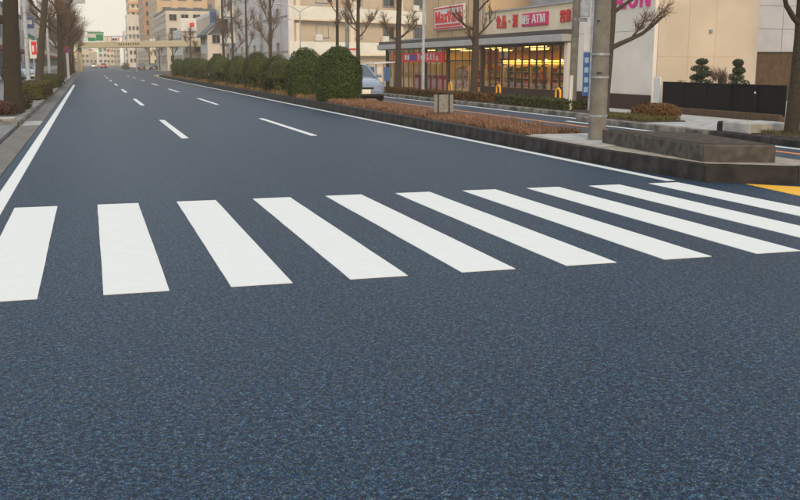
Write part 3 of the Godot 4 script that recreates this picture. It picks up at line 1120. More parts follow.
func prism(m: Mb, f: Array, y0: float, y1: float, b: float):
	var c := Vector2.ZERO
	for q in f:
		c += q / f.size()
	var ins := []
	for q in f:
		ins.append(q + (c - q).normalized() * b)
	var n := f.size()
	for i in n:
		var a: Vector2 = f[i]
		var d: Vector2 = f[(i + 1) % n]
		var o2 := (a + d) * .5 - c
		var o := Vector3(o2.x, 0, o2.y)
		m.quad(Vector3(a.x, y0, a.y), Vector3(d.x, y0, d.y), Vector3(d.x, y1 - b, d.y), Vector3(a.x, y1 - b, a.y), o)
		var e: Vector2 = ins[i]
		var g: Vector2 = ins[(i + 1) % n]
		m.quad(Vector3(a.x, y1 - b, a.y), Vector3(d.x, y1 - b, d.y), Vector3(g.x, y1, g.y), Vector3(e.x, y1, e.y), o + Vector3.UP)
	for i in range(1, n - 1):
		m.tri(Vector3(ins[0].x, y1, ins[0].y), Vector3(ins[i].x, y1, ins[i].y), Vector3(ins[i + 1].x, y1, ins[i + 1].y), Vector3.UP)

func pave_y(x: float) -> float:
	if x < 14.4: return .12
	return lerpf(.12, -.36, clampf((x - 14.4) / 6.6, 0, 1))

func build_right_side():
	var p := setting("right_pavement")
	var m := Mb.new()
	for zr in [[-24.0, -700.0, 13.18], [30.0, -24.0, 12.36]]:
		var prof := [Vector2(zr[2], .12), Vector2(14.4, .12), Vector2(21.0, -.36), Vector2(90, -.36)]
		for i in 3:
			m.quad(Vector3(prof[i].x, prof[i].y, zr[0]), Vector3(prof[i + 1].x, prof[i + 1].y, zr[0]), Vector3(prof[i + 1].x, prof[i + 1].y, zr[1]), Vector3(prof[i].x, prof[i].y, zr[1]), Vector3.UP)
	part(p, "paving", m.mesh(), mats.concrete_pale)
	rng.seed = 51
	var z := -24.0
	while z > -70:
		bpart(p, "kerb_stone", Vector3(13.1, .03 + rng.randf_range(-.003, .003), z - .5), Vector3(.16, .20, .99), mats.concrete, .02)
		z -= 1.0
	bpart(p, "kerb_stone", Vector3(13.1, .03, -200), Vector3(.16, .20, 259.6), mats.concrete, .02)
	z = -24.0
	while z < -6:
		bpart(p, "kerb_stone", Vector3(12.28, .03 + rng.randf_range(-.003, .003), z + .5), Vector3(.16, .20, .99), mats.concrete if z < -18.2 else mats.kerb_dark, .02)
		z += 1.0
	bpart(p, "planting_bed", Vector3(13.75, .11, -38), Vector3(1.0, .06, 26), mats.soil, .02)
	bpart(p, "planting_bed", Vector3(13.0, .115, -22.4), Vector3(1.2, .06, 2.8), mats.soil, .02)
	bpart(p, "planting_bed", Vector3(13.1, .115, -15.3), Vector3(1.5, .08, 3.2), mats.soil, .02)
	# pale low planter wall by the near tree
	var w := thing("planter_wall", "pale low concrete planter edge beside the thick trunk at the right", "planter", Vector3(12.75, .12, -17.25))
	bpart(w, "wall", Vector3(0, .11, 0), Vector3(.9, .22, .9), mats.concrete_pale, .025)
	bpart(w, "end_stone", Vector3(-.30, .10, -.56), Vector3(.28, .22, .2), mats.kerb_dark, .03)

const XF := 21.0
func build_store():
	var t := thing("supermarket", "single storey supermarket with long lit shop windows, grey canopy and tan sign block", "store")
	var base := -.36
	# floor slab and shell
	bpart(t, "floor_slab", Vector3(25.65, base + .02, -57.0), Vector3(9.1, .10, 30.4), mats.concrete_pale)
	bpart(t, "ceiling", Vector3(25.65, 2.52, -57.0), Vector3(8.9, .14, 30.2), mat("dark_ceiling", Color(.12, .085, .06), .9))
	bpart(t, "rear_wall", Vector3(30.1, 1.1, -57.0), Vector3(.2, 2.9, 30.4), mat("brown_rear", Color(.24, .13, .07), .9))
	bpart(t, "side_wall", Vector3(25.65, 1.1, -72.1), Vector3(8.7, 2.9, .2), mats.cream)
	bpart(t, "side_wall", Vector3(25.65, 1.1, -41.75), Vector3(8.7, 2.9, .2), mats.cream)
	# wing with sign band
	bpart(t, "sign_band", Vector3(25.65, 3.60, -47.25), Vector3(9.0, 1.2, 10.9), mats.cream)
	bpart(t, "roof_trim", Vector3(25.65, 4.235, -47.25), Vector3(9.2, .07, 11.1), mats.canopy)
	bpart(t, "plant_room", Vector3(25.2, 4.75, -52.8), Vector3(3.0, 1.2, 3.2), mats.canopy, .03)
	bpart(t, "roof", Vector3(25.85, 2.9, -67.6), Vector3(8.5, .5, 8.8), mats.canopy)
	# tan block above the entrance
	bpart(t, "tan_block", Vector3(25.6, 6.0, -57.95), Vector3(9.0, 6.0, 10.45), mats.tan)
	for i in 3:
		bpart(t, "wall_seam", Vector3(21.094, 6.0, -60.6 + 2.6 * i), Vector3(.014, 5.9, .025), mats.brown_wall)
	bpart(t, "drain_pipe", Vector3(21.05, 6.0, -53.2), Vector3(.09, 5.9, .09), mats.canopy, .02)
	# canopy
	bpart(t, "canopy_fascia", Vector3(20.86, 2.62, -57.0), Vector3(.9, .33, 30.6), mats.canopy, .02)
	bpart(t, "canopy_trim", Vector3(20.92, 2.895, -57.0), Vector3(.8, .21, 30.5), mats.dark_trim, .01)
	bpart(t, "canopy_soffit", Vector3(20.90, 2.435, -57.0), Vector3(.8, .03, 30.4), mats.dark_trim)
	# shop windows of the wing: brown panel, mullions, panes
	bpart(t, "window_base", Vector3(21.06, -.06, -47.3), Vector3(.2, .60, 10.7), mats.brown, .01)
	var zs := -52.6
	var nb := 12
	var wd := 10.4 / nb
	for i in nb + 1:
		bpart(t, "mullion", Vector3(21.0, 1.335, zs + wd * i), Vector3(.08, 2.16, .065), mats.mullion, .008)
	bpart(t, "transom", Vector3(20.99, 1.52, -47.4), Vector3(.085, .06, 10.4), mats.mullion)
	bpart(t, "head_rail", Vector3(21.0, 2.36, -47.4), Vector3(.13, .11, 10.6), mats.mullion)
	for i in nb:
		bpart(t, "pane", Vector3(21.03, .865, zs + wd * (i + .5)), Vector3(.012, 1.24, wd - .08), mats.shop_glass)
		bpart(t, "pane", Vector3(21.03, 1.925, zs + wd * (i + .5)), Vector3(.012, .74, wd - .08), mats.shop_glass)
	bpart(t, "end_column", Vector3(21.0, 1.04, -42.0), Vector3(.5, 2.8, .35), mats.siding, .01)
	bpart(t, "end_column", Vector3(21.2, 1.04, -41.6), Vector3(.3, 2.8, .4), mats.black, .01)
	# entrance front
	for z in [-71.9, -62.9, -58.6, -53.0]:
		bpart(t, "column", Vector3(21.06, 1.04, z), Vector3(.16, 2.8, .3), mats.mullion, .02)
	for i in 16:
		var z := -71.2 + i * 1.17
		bpart(t, "mullion", Vector3(21.0, 1.0, z), Vector3(.05, 2.7, .05), mats.mullion, .008)
		if i < 15:
			bpart(t, "pane", Vector3(21.04, .70, z + .585), Vector3(.012, 1.9, 1.1), mats.shop_glass)
			bpart(t, "pane", Vector3(21.04, 2.25, z + .585), Vector3(.012, .30, 1.1), mats.shop_glass)
	bpart(t, "transom", Vector3(20.99, 1.64, -62.6), Vector3(.1, .07, 18.4), mats.mullion)
	# red fascia sign
	var rs := bpart(t, "red_sign", Vector3(20.8, 1.86, -63.9), Vector3(.12, .60, 10.6), mats.red, .01)
	tag(rs, "long red sign above the entrance with white lettering")
	bpart(rs, "purple_panel", Vector3(-.07, 0, -.9), Vector3(.02, .36, 1.7), mats.purple)
	for i in 4:
		bpart(rs, "pale_mark", Vector3(-.072, .02, -4.6 + i * .62 + (1.0 if i > 1 else 0.0)), Vector3(.02, .34, .40), mats.white, .005)
	write_cjk(rs, "マックスバリュ", -.075, -.17, .25, .40, .62, .075, mats.white)
	# big white sign on the tan block
	var ws := bpart(t, "white_sign", Vector3(20.98, 4.18, -58.3), Vector3(.16, 1.42, 5.4), mats.white, .05)
	tag(ws, "white framed store sign with red lettering on the tan block")
	for q in [[Vector3(-.09, .60, 0), Vector3(.03, .09, 5.15)], [Vector3(-.09, -.60, 0), Vector3(.03, .09, 5.15)], [Vector3(-.09, 0, 2.53), Vector3(.03, 1.29, .09)], [Vector3(-.09, 0, -2.53), Vector3(.03, 1.29, .09)]]:
		bpart(ws, "red_border", q[0], q[1], mats.red, .01)
	write_latin(ws, "MaxValu", Vector3(-.10, .06, 0), .74, 4.5, mats.red)
	bpart(ws, "underline", Vector3(-.095, -.43, 0), Vector3(.03, .13, 4.4), mats.red, .01)
	# sign band of the wing
	write_cjk(t, "食品・酒", 21.12, 3.34, -51.2, .60, .74, .085, mats.red)
	var atm := bpart(t, "magenta_sign", Vector3(21.11, 3.62, -46.25), Vector3(.06, .62, 3.05), mats.magenta, .01)
	write_cjk(atm, "銀行", -.05, -.2, -1.42, .42, .47, .06, mats.white)
	write_latin(atm, "ATM", Vector3(-.04, .01, .53), .42, 1.5, mats.white)
	write_cjk(t, "営業", 21.12, 3.38, -43.45, .50, .58, .075, mats.red)
	write_latin(t, "2", Vector3(21.12, 3.66, -42.05), .72, .40, mats.red)
	# windowless block beside the wing, white cladding over a brown plinth
	var b := thing("white_clad_block", "tall store block with white cladding on the street side and tan end wall", "building")
	bpart(b, "core", Vector3(22.5, 5.8, -38.15), Vector3(2.8, 12.3, 6.7), mats.tan_light)
	bpart(b, "plinth", Vector3(20.93, -.06, -38.1), Vector3(.26, .62, 6.6), mats.brown, .01)
	for i in 4:
		for j in 3:
			bpart(b, "cladding_panel", Vector3(20.96, 1.5 + 2.5 * j, -40.62 + 1.685 * i), Vector3(.16, 2.488, 1.673), mats.siding, .006)
	write_latin(b, "ÆON", Vector3(20.85, 4.06, -36.5), .86, 2.9, mats.aeon)
	# tan end wall with a rounded corner, facing the crossing
	var m := Mb.new()
	var zf := -34.72
	m.quad(Vector3(21.05, -.4, zf), Vector3(24.75, -.4, zf), Vector3(24.75, 12, zf), Vector3(21.05, 12, zf), Vector3(0, 0, 1))
	var n := 12
	for i in n:
		var a := PI / 2 * i / n
		var c := PI / 2 * (i + 1) / n
		var ce := Vector3(24.75, 0, zf - 1.6)
		var pa := ce + Vector3(sin(a), 0, cos(a)) * 1.6
		var pc := ce + Vector3(sin(c), 0, cos(c)) * 1.6
		var na := Vector3(sin(a), 0, cos(a))
		var nc := Vector3(sin(c), 0, cos(c))
		m.squad([pa + Vector3(0, -.4, 0), pc + Vector3(0, -.4, 0), pc + Vector3(0, 12, 0), pa + Vector3(0, 12, 0)], [na, nc, nc, na])
	m.quad(Vector3(25.55, -.4, zf - 1.6), Vector3(25.55, -.4, zf - 6.5), Vector3(25.55, 12, zf - 6.5), Vector3(25.55, 12, zf - 1.6), Vector3(1, 0, 0))
	m.quad(Vector3(21.05, -.4, zf - .01), Vector3(21.05, -.4, zf), Vector3(21.05, 12, zf), Vector3(21.05, 12, zf - .01), Vector3(-1, 0, 0))
	m.quad(Vector3(21.05, 12, zf), Vector3(25.55, 12, zf), Vector3(25.55, 12, zf - 6.5), Vector3(21.05, 12, zf - 6.5), Vector3.UP)
	part(b, "end_wall", m.mesh(), mats.tan_light)
	for x in [22.4, 23.6]:
		bpart(b, "wall_seam", Vector3(x, 5.8, zf + .004), Vector3(.016, 12, .012), mats.tan)
	for y in [1.75, 3.95, 6.2]:
		bpart(b, "wall_seam", Vector3(22.9, y, zf + .003), Vector3(3.66, .014, .010), mats.tan)
	bpart(b, "wall_fitting", Vector3(23.35, 2.72, zf + .06), Vector3(.10, .13, .12), mats.steel, .02)
	bpart(b, "corner_trim", Vector3(20.97, 5.8, -34.78), Vector3(.16, 12, .10), mats.siding, .01)

func shelf_unit(label: String, at: Vector3, turn: float, l: float, sd: int, called := "store_shelf"):
	rng.seed = sd
	var t := thing(called, label, "shelf", at, turn, "shelving inside the store")
	bpart(t, "back_panel", Vector3(0, .8, 0), Vector3(l, 1.5, .05), mats.brown_wall)
	var cols := [Color(.5, .04, .02), Color(.55, .35, .04), Color(.1, .2, .08), Color(.6, .5, .4), Color(.5, .2, .03), Color(.3, .05, .04), Color(.55, .12, .06), Color(.10, .06, .05), Color(.6, .5, .14)]
	for j in 4:
		bpart(t, "shelf_board", Vector3(0, .12 + .38 * j, .22), Vector3(l, .03, .42), mats.white)
		var m := Mb.new()
		var x := -l / 2 + .05
		while x < l / 2 - .12:
			var w := rng.randf_range(.07, .16)
			var h := rng.randf_range(.16, .30)
			m.col = cols[rng.randi() % cols.size()]
			var rep := rng.randi_range(1, 4)
			for k in rep:
				if x > l / 2 - .12: break
				m.box(Vector3(x + w / 2, .136 + .38 * j + h / 2, .26), Vector3(w - .01, h, .26))
				x += w
		tag(part(t, "goods", m.mesh(), mats.core), "", "", "", "stuff")
	bpart(t, "end_panel", Vector3(-l / 2 - .02, .8, .2), Vector3(.04, 1.55, .5), mats.cream)
	bpart(t, "end_panel", Vector3(l / 2 + .02, .8, .2), Vector3(.04, 1.55, .5), mats.cream)

func build_store_inside():
	var y := -.29
	glow("tube_glow", Color(1.0, 0.80, 0.42), 5.0)
	glow("case_glow", Color(1.0, 0.78, 0.30), 3.2)
	var k := 0
	for x in [23.0, 26.0, 28.8]:
		for i in 5:
			var z := -44.2 - i * 6.0
			var t := thing("ceiling_light", "warm tube light on the store ceiling, %s row back, %s from right" % [["first", "second", "third", "fourth"][k], ["first", "second", "third", "fourth", "fifth"][i]], "ceiling light", Vector3(x, 2.45, z), 0, "store ceiling lights")
			bpart(t, "housing", Vector3(0, -.03, 0), Vector3(.34, .06, 2.4), mats.white, .01)
			bpart(t, "light_tube", Vector3(0, -.075, 0), Vector3(.24, .03, 2.3), mats.tube_glow)
			var l := AreaLight3D.new()
			l.name = "light"
			l.area_size = Vector2(.24, 2.3)
			l.light_color = Color(1.0, 0.78, 0.42)
			l.light_energy = 3.4
			l.area_range = 20.0
			l.shadow_enabled = true
			l.position = Vector3(0, -.1, 0)
			l.rotation_degrees = Vector3(-90, 0, 0)
			t.add_child(l)
		k += 1
	# hanging small globe lamps behind the glass
	for i in 5:
		var z := -50.6 + i * 1.75
		var t := thing("globe_lamp", "small glowing globe lamp hanging behind the shop window, %s from the left" % ["first", "second", "third", "fourth", "fifth"][i], "lamp", Vector3(22.2, 1.62, z), 0, "globe lamps behind the window")
		var m := Mb.new()
		m.tube([Vector3(0, .06, 0), Vector3(0, .83, 0)], [.008, .008], 5)
		part(t, "cord", m.mesh(), mats.black)
		var s := SphereMesh.new()
		s.radius = .07
		s.height = .14
		s.radial_segments = 14
		s.rings = 8
		part(t, "bulb", s, glow("bulb_glow", Color(1, .82, .45), 6.0))
		var l := OmniLight3D.new()
		l.name = "light"
		l.light_color = Color(1, .8, .45)
		l.light_energy = .25
		l.light_size = .07
		l.omni_range = 8.0
		l.shadow_enabled = true
		t.add_child(l)
	# lit display cases along the rear
	for i in 4:
		var z := -45.6 - i * 7.0
		var t := thing("display_case", "glowing refrigerated case along the store's rear wall, %s from the right" % ["first", "second", "third", "fourth"][i], "display case", Vector3(29.5, y, z), -90, "refrigerated cases")
		bpart(t, "cabinet", Vector3(0, .95, -.35), Vector3(6.6, 1.9, .2), mats.white, .02)
		bpart(t, "base", Vector3(0, .25, .1), Vector3(6.6, .5, .7), mats.white, .03)
		bpart(t, "header_light", Vector3(0, 1.85, .05), Vector3(6.5, .22, .06), mats.case_glow)
		rng.seed = 300 + i
		for j in 3:
			bpart(t, "shelf_board", Vector3(0, .62 + .38 * j, .0), Vector3(6.5, .03, .5), mats.white)
			var m := Mb.new()
			for q in 40:
				m.col = [Color(.7, .6, .2), Color(.7, .2, .1), Color(.75, .7, .6), Color(.2, .4, .15), Color(.7, .4, .1)][rng.randi() % 5]
				var h := rng.randf_range(.12, .28)
				m.box(Vector3(-3.15 + q * .16, .636 + .38 * j + h / 2, .05), Vector3(.13, h, .25))
			tag(part(t, "goods", m.mesh(), mats.core), "", "", "", "stuff")
		var l := AreaLight3D.new()
		l.name = "light"
		l.area_size = Vector2(6.4, .2)
		l.light_color = Color(1, .76, .32)
		l.light_energy = 4.0
		l.shadow_enabled = true
		l.position = Vector3(0, 1.85, .10)
		l.rotation_degrees = Vector3(0, 180, 0)
		t.add_child(l)
	var nth := ["first", "second", "third", "fourth", "fifth", "sixth"]
	for i in 6:
		shelf_unit("stocked shelf behind the shop windows, %s from the right" % nth[i], Vector3(25.6, y, -43.9 - i * 2.6), -90, 2.2, 60 + i)
	for i in 4:
		shelf_unit("stocked shelf deep inside behind the entrance, %s from the right" % nth[i], Vector3(26.5, y, -60.5 - i * 3.0), -90, 2.4, 80 + i)
	# hanging orange and red banners by the entrance
	for i in 4:
		var t := thing("hanging_banner", "bright %s banner hanging inside the glass, %s from the right" % [["orange", "red", "orange red", "amber"][i], nth[i]], "banner", Vector3(21.5, 1.15, -52.0 - i * .95), 0, "banners inside the entrance glass")
		bpart(t, "cloth", Vector3(0, .55, 0), Vector3(.02, 1.1, .62), mat("banner%d" % i, [Color(.75, .16, .01), Color(.62, .03, .02), Color(.72, .10, .015), Color(.75, .28, .02)][i], .8))
		bpart(t, "rod", Vector3(0, 1.11, 0), Vector3(.025, .025, .68), mats.steel)
		bpart(t, "hanger", Vector3(0, 1.22, 0), Vector3(.01, .2, .01), mats.steel)
	# red vending corner and poster stand at the entrance
	var r := thing("red_counter", "red counter with white top behind the entrance glass", "counter", Vector3(21.9, y, -64.6))
	bpart(r, "front_panel", Vector3(0, .5, 0), Vector3(.5, 1.0, 5.2), mats.red, .03)
	bpart(r, "top", Vector3(0, 1.03, 0), Vector3(.6, .06, 5.3), mats.white, .01)
	var ps := thing("poster_board", "cream poster board standing behind the entrance glass", "poster", Vector3(22.2, y, -59.6))
	bpart(ps, "board", Vector3(0, 1.0, 0), Vector3(.04, .9, 1.1), mats.cream, .01)
	bpart(ps, "leg", Vector3(0, .28, -.4), Vector3(.04, .56, .05), mats.steel)
	bpart(ps, "leg", Vector3(0, .28, .4), Vector3(.04, .56, .05), mats.steel)
	person("shopper in a dark coat with red trousers inside the store window", Vector3(23.6, y, -46.9), -60, Color(.03, .03, .04), Color(.35, .02, .02), Color(.015, .012, .01), 1)
	person("shopper in a dark grey coat standing by the right shop panes", Vector3(23.4, y, -45.2), -110, Color(.02, .02, .025), Color(.03, .03, .035), Color(.012, .01, .01), 2)
	person("shopper in an orange brown jacket inside the left shop panes", Vector3(23.8, y, -50.9), 20, Color(.30, .10, .03), Color(.05, .05, .08), Color(.02, .015, .01), 1)

func build_right_corner():
	# black panel fence on a concrete foot, in front of the tan end wall
	var f := thing("panel_fence", "black panel fence on a low stone foot before the tan wall", "fence")
	var x := 20.5
	for i in 5:
		var z := -32.55 + 1.38 * i
		bpart(f, "fence_panel", Vector3(x + (.05 if i > 2 else 0.0), .34, z), Vector3(.05, .88, 1.33), mats.fence, .008)
	for i in 6:
		bpart(f, "post", Vector3(x, .335, -33.24 + 1.38 * i), Vector3(.08, .93, .06), mats.fence, .008)
	bpart(f, "top_rail", Vector3(x, .80, -29.8), Vector3(.09, .04, 6.95), mats.fence, .005)
	for i in 4:
		bpart(f, "foot_stone", Vector3(x - .04, -.20, -32.35 + 1.72 * i), Vector3(.22, .24, 1.70), mats.brown_wall, .02)
	bpart(f, "door_knob", Vector3(x - .05, .56, -27.75), Vector3(.06, .07, .05), mats.white, .015)
	var w := thing("white_gate_post", "white post and board at the left end of the black fence", "post", Vector3(20.6, -.32, -33.9))
	bpart(w, "board", Vector3(0, .65, 0), Vector3(.06, 1.3, .42), mats.white, .01)
	bpart(w, "post", Vector3(-.02, .62, .26), Vector3(.07, 1.28, .07), mats.white, .01)
	# cloud pruned evergreens behind the fence
	cloud_tree("cloud_pruned_pine", "taller cloud pruned evergreen behind the black fence, left one", Vector3(21.35, -.35, -32.15), [[0, 1.55, .28, .20], [-.1, 1.30, .42, .22], [.22, 1.12, .38, .2], [-.25, .98, .36, .2], [.05, .78, .55, .26]], 501)
	cloud_tree("cloud_pruned_pine", "slimmer cloud pruned evergreen behind the black fence, right one", Vector3(21.35, -.35, -30.0), [[0, 1.50, .24, .22], [.06, 1.25, .28, .22], [-.05, 1.02, .34, .24], [.12, .80, .46, .26]], 502)
	round_bush("small_bush", "small green bush peeping over the left end of the black fence", Vector3(21.0, -.32, -32.9), .42, 1.22, .42, 1500, GREEN, 503)
	bare_tree("bare_shrub", "thin bare twiggy shrub between the two cloud pruned evergreens", Vector3(21.4, -.36, -31.1), 1.2, .02, Vector3(0, 0, 0), 504, [[.8, 100, 60, .5, .012], [.9, 280, 65, .45, .012], [.7, 20, 60, .5, .012]], 5, .4, "bark")
	# building beyond: white panels over a brown ground floor
	var b := thing("panel_building", "building with white panelled upper storey over a brown ground floor", "building")
	bpart(b, "ground_floor", Vector3(38.1, .8, -46.6), Vector3(15.4, 2.4, 8.0), mats.brown_wall)
	bpart(b, "wall", Vector3(38.1, 6.5, -46.6), Vector3(15.4, 8.96, 8.1), mats.siding)
	for i in 7:
		for j in 4:
			bpart(b, "white_panel", Vector3(31.5 + 2.22 * i, 2.58 + 1.1 * j, -42.48), Vector3(2.20, 1.088, .10), mat("grey_panel", Color(.46, .46, .50), .7, "wall", .2), .008)

func cloud_tree(called: String, label: String, at: Vector3, pads: Array, sd: int):
	rng.seed = sd
	var t := thing(called, label, "tree", at, 0, "cloud pruned evergreens behind the fence")
	var tr := Mb.new()
	tr.tube([Vector3(0, -.02, 0), Vector3(.03, .6, .04), Vector3(-.02, 1.2, 0), Vector3(0, pads[0][1] + .35, 0)], [.06, .05, .04, .02], 8)
	for p in pads:
		tr.tube([Vector3(0, p[1] + .15, 0), Vector3(0, p[1] + .33, p[0])], [.03, .015], 5)
	part(t, "trunk", tr.mesh(), mats.bark_near)
	for p in pads:
		var m := Mb.new()
		leafy(m, 750, func():
			var d := Vector3(rng.randfn(), rng.randfn(), rng.randfn()).normalized()
			var k := 1.0 - .45 * pow(rng.randf(), 2)
			return [Vector3(d.x * p[2] * .8 * k, d.y * p[3] * .62 * k, d.z * p[2] * .8 * k), d], .07, .03, [Color(.018, .032, .014), Color(.028, .045, .016), Color(.04, .055, .02)])
		part(t, "foliage_pad", m.mesh(), mats.leaf, Vector3(0, p[1] + .35, p[0]))

func build_right_row():
	# white apartment building with open galleries, mid distance
	var t := thing("gallery_building", "white building with open galleries and cream bands left of the store", "building")
	var P0 := Vector3(16.75, 0, -88)
	var u := Vector3(.883, 0, -.47)
	var L := 26.0
	var m := Mb.new()
	var q := [P0 + Vector3(.6, 0, -.9), P0 + Vector3(.6, 0, -45), P0 + Vector3(30, 0, -45), P0 + u * L + Vector3(.3, 0, -.9)]
	for i in 4:
		var a: Vector3 = q[i]
		var b: Vector3 = q[(i + 1) % 4]
		var o: Vector3 = (a + b) * .5 - (q[0] + q[2]) * .5
		m.quad(a + Vector3(0, -.5, 0), b + Vector3(0, -.5, 0), b + Vector3(0, 18, 0), a + Vector3(0, 18, 0), o)
	m.quad(q[0] + Vector3(0, 18, 0), q[1] + Vector3(0, 18, 0), q[2] + Vector3(0, 18, 0), q[3] + Vector3(0, 18, 0), Vector3.UP)
	part(t, "wall", m.mesh(), mat("gallery_wall", Color(.60, .50, .38), .85, "wall", .1))
	var bs := Basis(u, Vector3.UP, u.cross(Vector3.UP))
	var turn := rad_to_deg(bs.get_euler().y)
	# bands along the galleries on the sunny face
	for j in 5:
		var y := 2.78 + j * 3.05
		bpart(t, "gallery_band", P0 + u * (L / 2) + Vector3(.1, y, .0), Vector3(L, 1.18, .22), mat("band_white", Color(.80, .78, .68), .8, "wall", .2), .02, Vector3(0, turn, 0))
		bpart(t, "gallery_floor", P0 + u * (L / 2) + Vector3(.2, y - .55, -.6), Vector3(L - .2, .16, 1.3), mats.cream, 0.0, Vector3(0, turn, 0))
	for j in 5:
		for i in 4:
			bpart(t, "gallery_column", P0 + u * (1.0 + i * 6.4) + Vector3(.1, 1.15 + (j - .35) * 3.05 + .9, -.15), Vector3(.5, 1.86, .4), mats.cream, .02, Vector3(0, turn, 0))
		window_grid(t, P0 + u * 2.2 + Vector3(.0, 3.4 + j * 3.05, -.30) + u.cross(Vector3.UP) * -.33, u, 5, 1, 4.2, 1.9, 1.5, 1.25, mats.steel, 1)
	# street face: white, with corner balconies
	bpart(t, "street_wall", P0 + Vector3(.35, 8.7, -23), Vector3(.5, 18.6, 45.9), mat("street_white", Color(.70, .66, .64), .85, "wall", .1))
	window_grid(t, P0 + Vector3(.09, 1.2, -44), Vector3(0, 0, 1), 9, 5, 4.6, 3.05, 1.3, 1.2, mats.steel, 1)
	for j in 5:
		for i in 2:
			bpart(t, "balcony", P0 + Vector3(-.35, 1.3 + j * 3.05, -41.0 + i * 6.0), Vector3(1.2, 1.1, 3.2), mats.white, .03)
	for j in 5:
		bpart(t, "ledge", P0 + Vector3(.07, 2.55 + j * 3.05, -23), Vector3(.10, .09, 45.8), mats.canopy)
	for z in [-3.4, -15.2, -30.1]:
		bpart(t, "downpipe", P0 + Vector3(.05, 8.7, z), Vector3(.09, 18.4, .09), mats.canopy, .02)
	for ac in [[3.4, 0], [11.8, 0], [7.6, 1], [16.0, 1], [12.0, 2]]:
		bpart(t, "air_conditioner", P0 + u * ac[0] + Vector3(.2, 2.78 + 3.05 * ac[1] + .95, -.55), Vector3(.8, .58, .3), mats.white, .03, Vector3(0, turn, 0))
	# low red framed sign in its car park
	var s := thing("car_park_sign", "white sign board with red frame in the car park left of the store", "sign", Vector3(15.85, .0, -62.0))
	bpart(s, "board", Vector3(0, 2.05, 0), Vector3(.9, .66, .08), mats.white, .01)
	for b in [[Vector3(0, 2.35, .05), Vector3(.92, .10, .04)], [Vector3(0, 1.77, .05), Vector3(.92, .10, .04)], [Vector3(-.42, 2.06, .05), Vector3(.09, .49, .04)], [Vector3(.42, 2.06, .05), Vector3(.09, .49, .04)]]:
		bpart(s, "red_border", b[0], b[1], mats.red)
	bpart(s, "lower_board", Vector3(0, 1.5, 0), Vector3(.8, .36, .06), mats.white, .01)
	bpart(s, "post", Vector3(0, .75, -.05), Vector3(.09, 1.5, .09), mats.steel)
	# cycle shelter left of the entrance
	var c := thing("cycle_shelter", "small white roofed cycle shelter at the left end of the store", "shelter", Vector3(19.4, -.25, -68.0))
	bpart(c, "roof", Vector3(0, 1.75, 0), Vector3(1.5, .09, 2.6), mats.white, .03, Vector3(0, 0, 4))
	for z in [-1.1, 1.1]:
		bpart(c, "post", Vector3(.6, .86, z), Vector3(.08, 1.7, .08), mats.steel)
		bpart(c, "post", Vector3(-.6, .83, z), Vector3(.08, 1.64, .08), mats.steel)
	for i in 3:
		var bn := thing("blue_banner", "blue and white upright banner by the cycle shelter, %s from the left" % ["first", "second", "third"][i], "banner", Vector3(17.1 + .5 * i, -.05, -62.5), 0, "upright banners by the shelter")
		bpart(bn, "cloth", Vector3(.18, .85, 0), Vector3(.34, .9, .02), mats.blue if i != 1 else mats.white)
		bpart(bn, "pole", Vector3(0, .7, 0), Vector3(.03, 1.4, .03), mats.steel)
	# house with a grey gabled roof
	var h := thing("gabled_house", "house with a dark grey gabled roof behind the street trees", "house", Vector3(16.3, 0, -132))
	bpart(h, "wall", Vector3(0, 2.3, 0), Vector3(4.0, 5.2, 8), mats.siding)
	var g := Mb.new()
	for sx in [-1, 1]:
		g.quad(Vector3(0, 7.1, 4.4), Vector3(0, 7.1, -4.4), Vector3(sx * 2.6, 4.9, -4.4), Vector3(sx * 2.6, 4.9, 4.4), Vector3(sx, 1, 0))
		g.quad(Vector3(0, 6.9, 4.4), Vector3(0, 6.9, -4.4), Vector3(sx * 2.6, 4.7, -4.4), Vector3(sx * 2.6, 4.7, 4.4), Vector3(-sx, -1, 0))
		g.quad(Vector3(0, 7.1, 4.4), Vector3(0, 6.9, 4.4), Vector3(sx * 2.6, 4.7, 4.4), Vector3(sx * 2.6, 4.9, 4.4), Vector3(0, 0, 1))
	g.tri(Vector3(0, 6.9, 3.99), Vector3(-2, 4.9, 3.99), Vector3(2, 4.9, 3.99), Vector3(0, 0, 1))
	part(h, "roof", g.mesh(), mats.roof_grey)
	window_grid(h, Vector3(-1.8, 1.0, 4.0), Vector3(1, 0, 0), 2, 2, 1.8, 2.3, 1.1, 1.1, mats.steel)
	window_grid(h, Vector3(-2.0, 1.0, -3.6), Vector3(0, 0, 1), 3, 2, 2.4, 2.3, 1.2, 1.1, mats.steel)
	# beige block with roof signs behind the house
	var e := block("sign_building", "beige building carrying a black and a blue roof sign", Vector3(17.5, -.4, -172), Vector3(30, 8.4, -150), mats.tan_light, mats.siding)
	window_grid(e, Vector3(17.5, 1, -150), Vector3(1, 0, 0), 4, 2, 2.8, 3.2, 1.8, 1.4, mats.steel)
	var sg := bpart(e, "roof_sign", Vector3(19.9, 8.1, -149.4), Vector3(3.6, 1.6, .3), mats.black, .02)
	for i in 5:
		bpart(sg, "pale_mark", Vector3(-1.45 + i * .68, .25, .17), Vector3(.42, .62, .03), mats.white, .01)
	bpart(sg, "pale_mark", Vector3(-.3, -.45, .17), Vector3(1.4, .3, .03), mats.white, .01)
	bpart(e, "blue_sign", Vector3(17.6, 7.9, -149.2), Vector3(.95, 1.8, .25), mats.blue, .02)
	# cream office with a grey parapet
	var d := block("office_building", "cream office building with a blue grey roof edge above the footbridge", Vector3(15.0, -.4, -240), Vector3(24.5, 11.6, -205), mat("office", Color(.62, .56, .46), .85, "wall", .08), mats.roof_grey)
	window_grid(d, Vector3(15.2, 1, -205), Vector3(1, 0, 0), 4, 4, 2.3, 2.65, 1.5, 1.3, mats.steel)
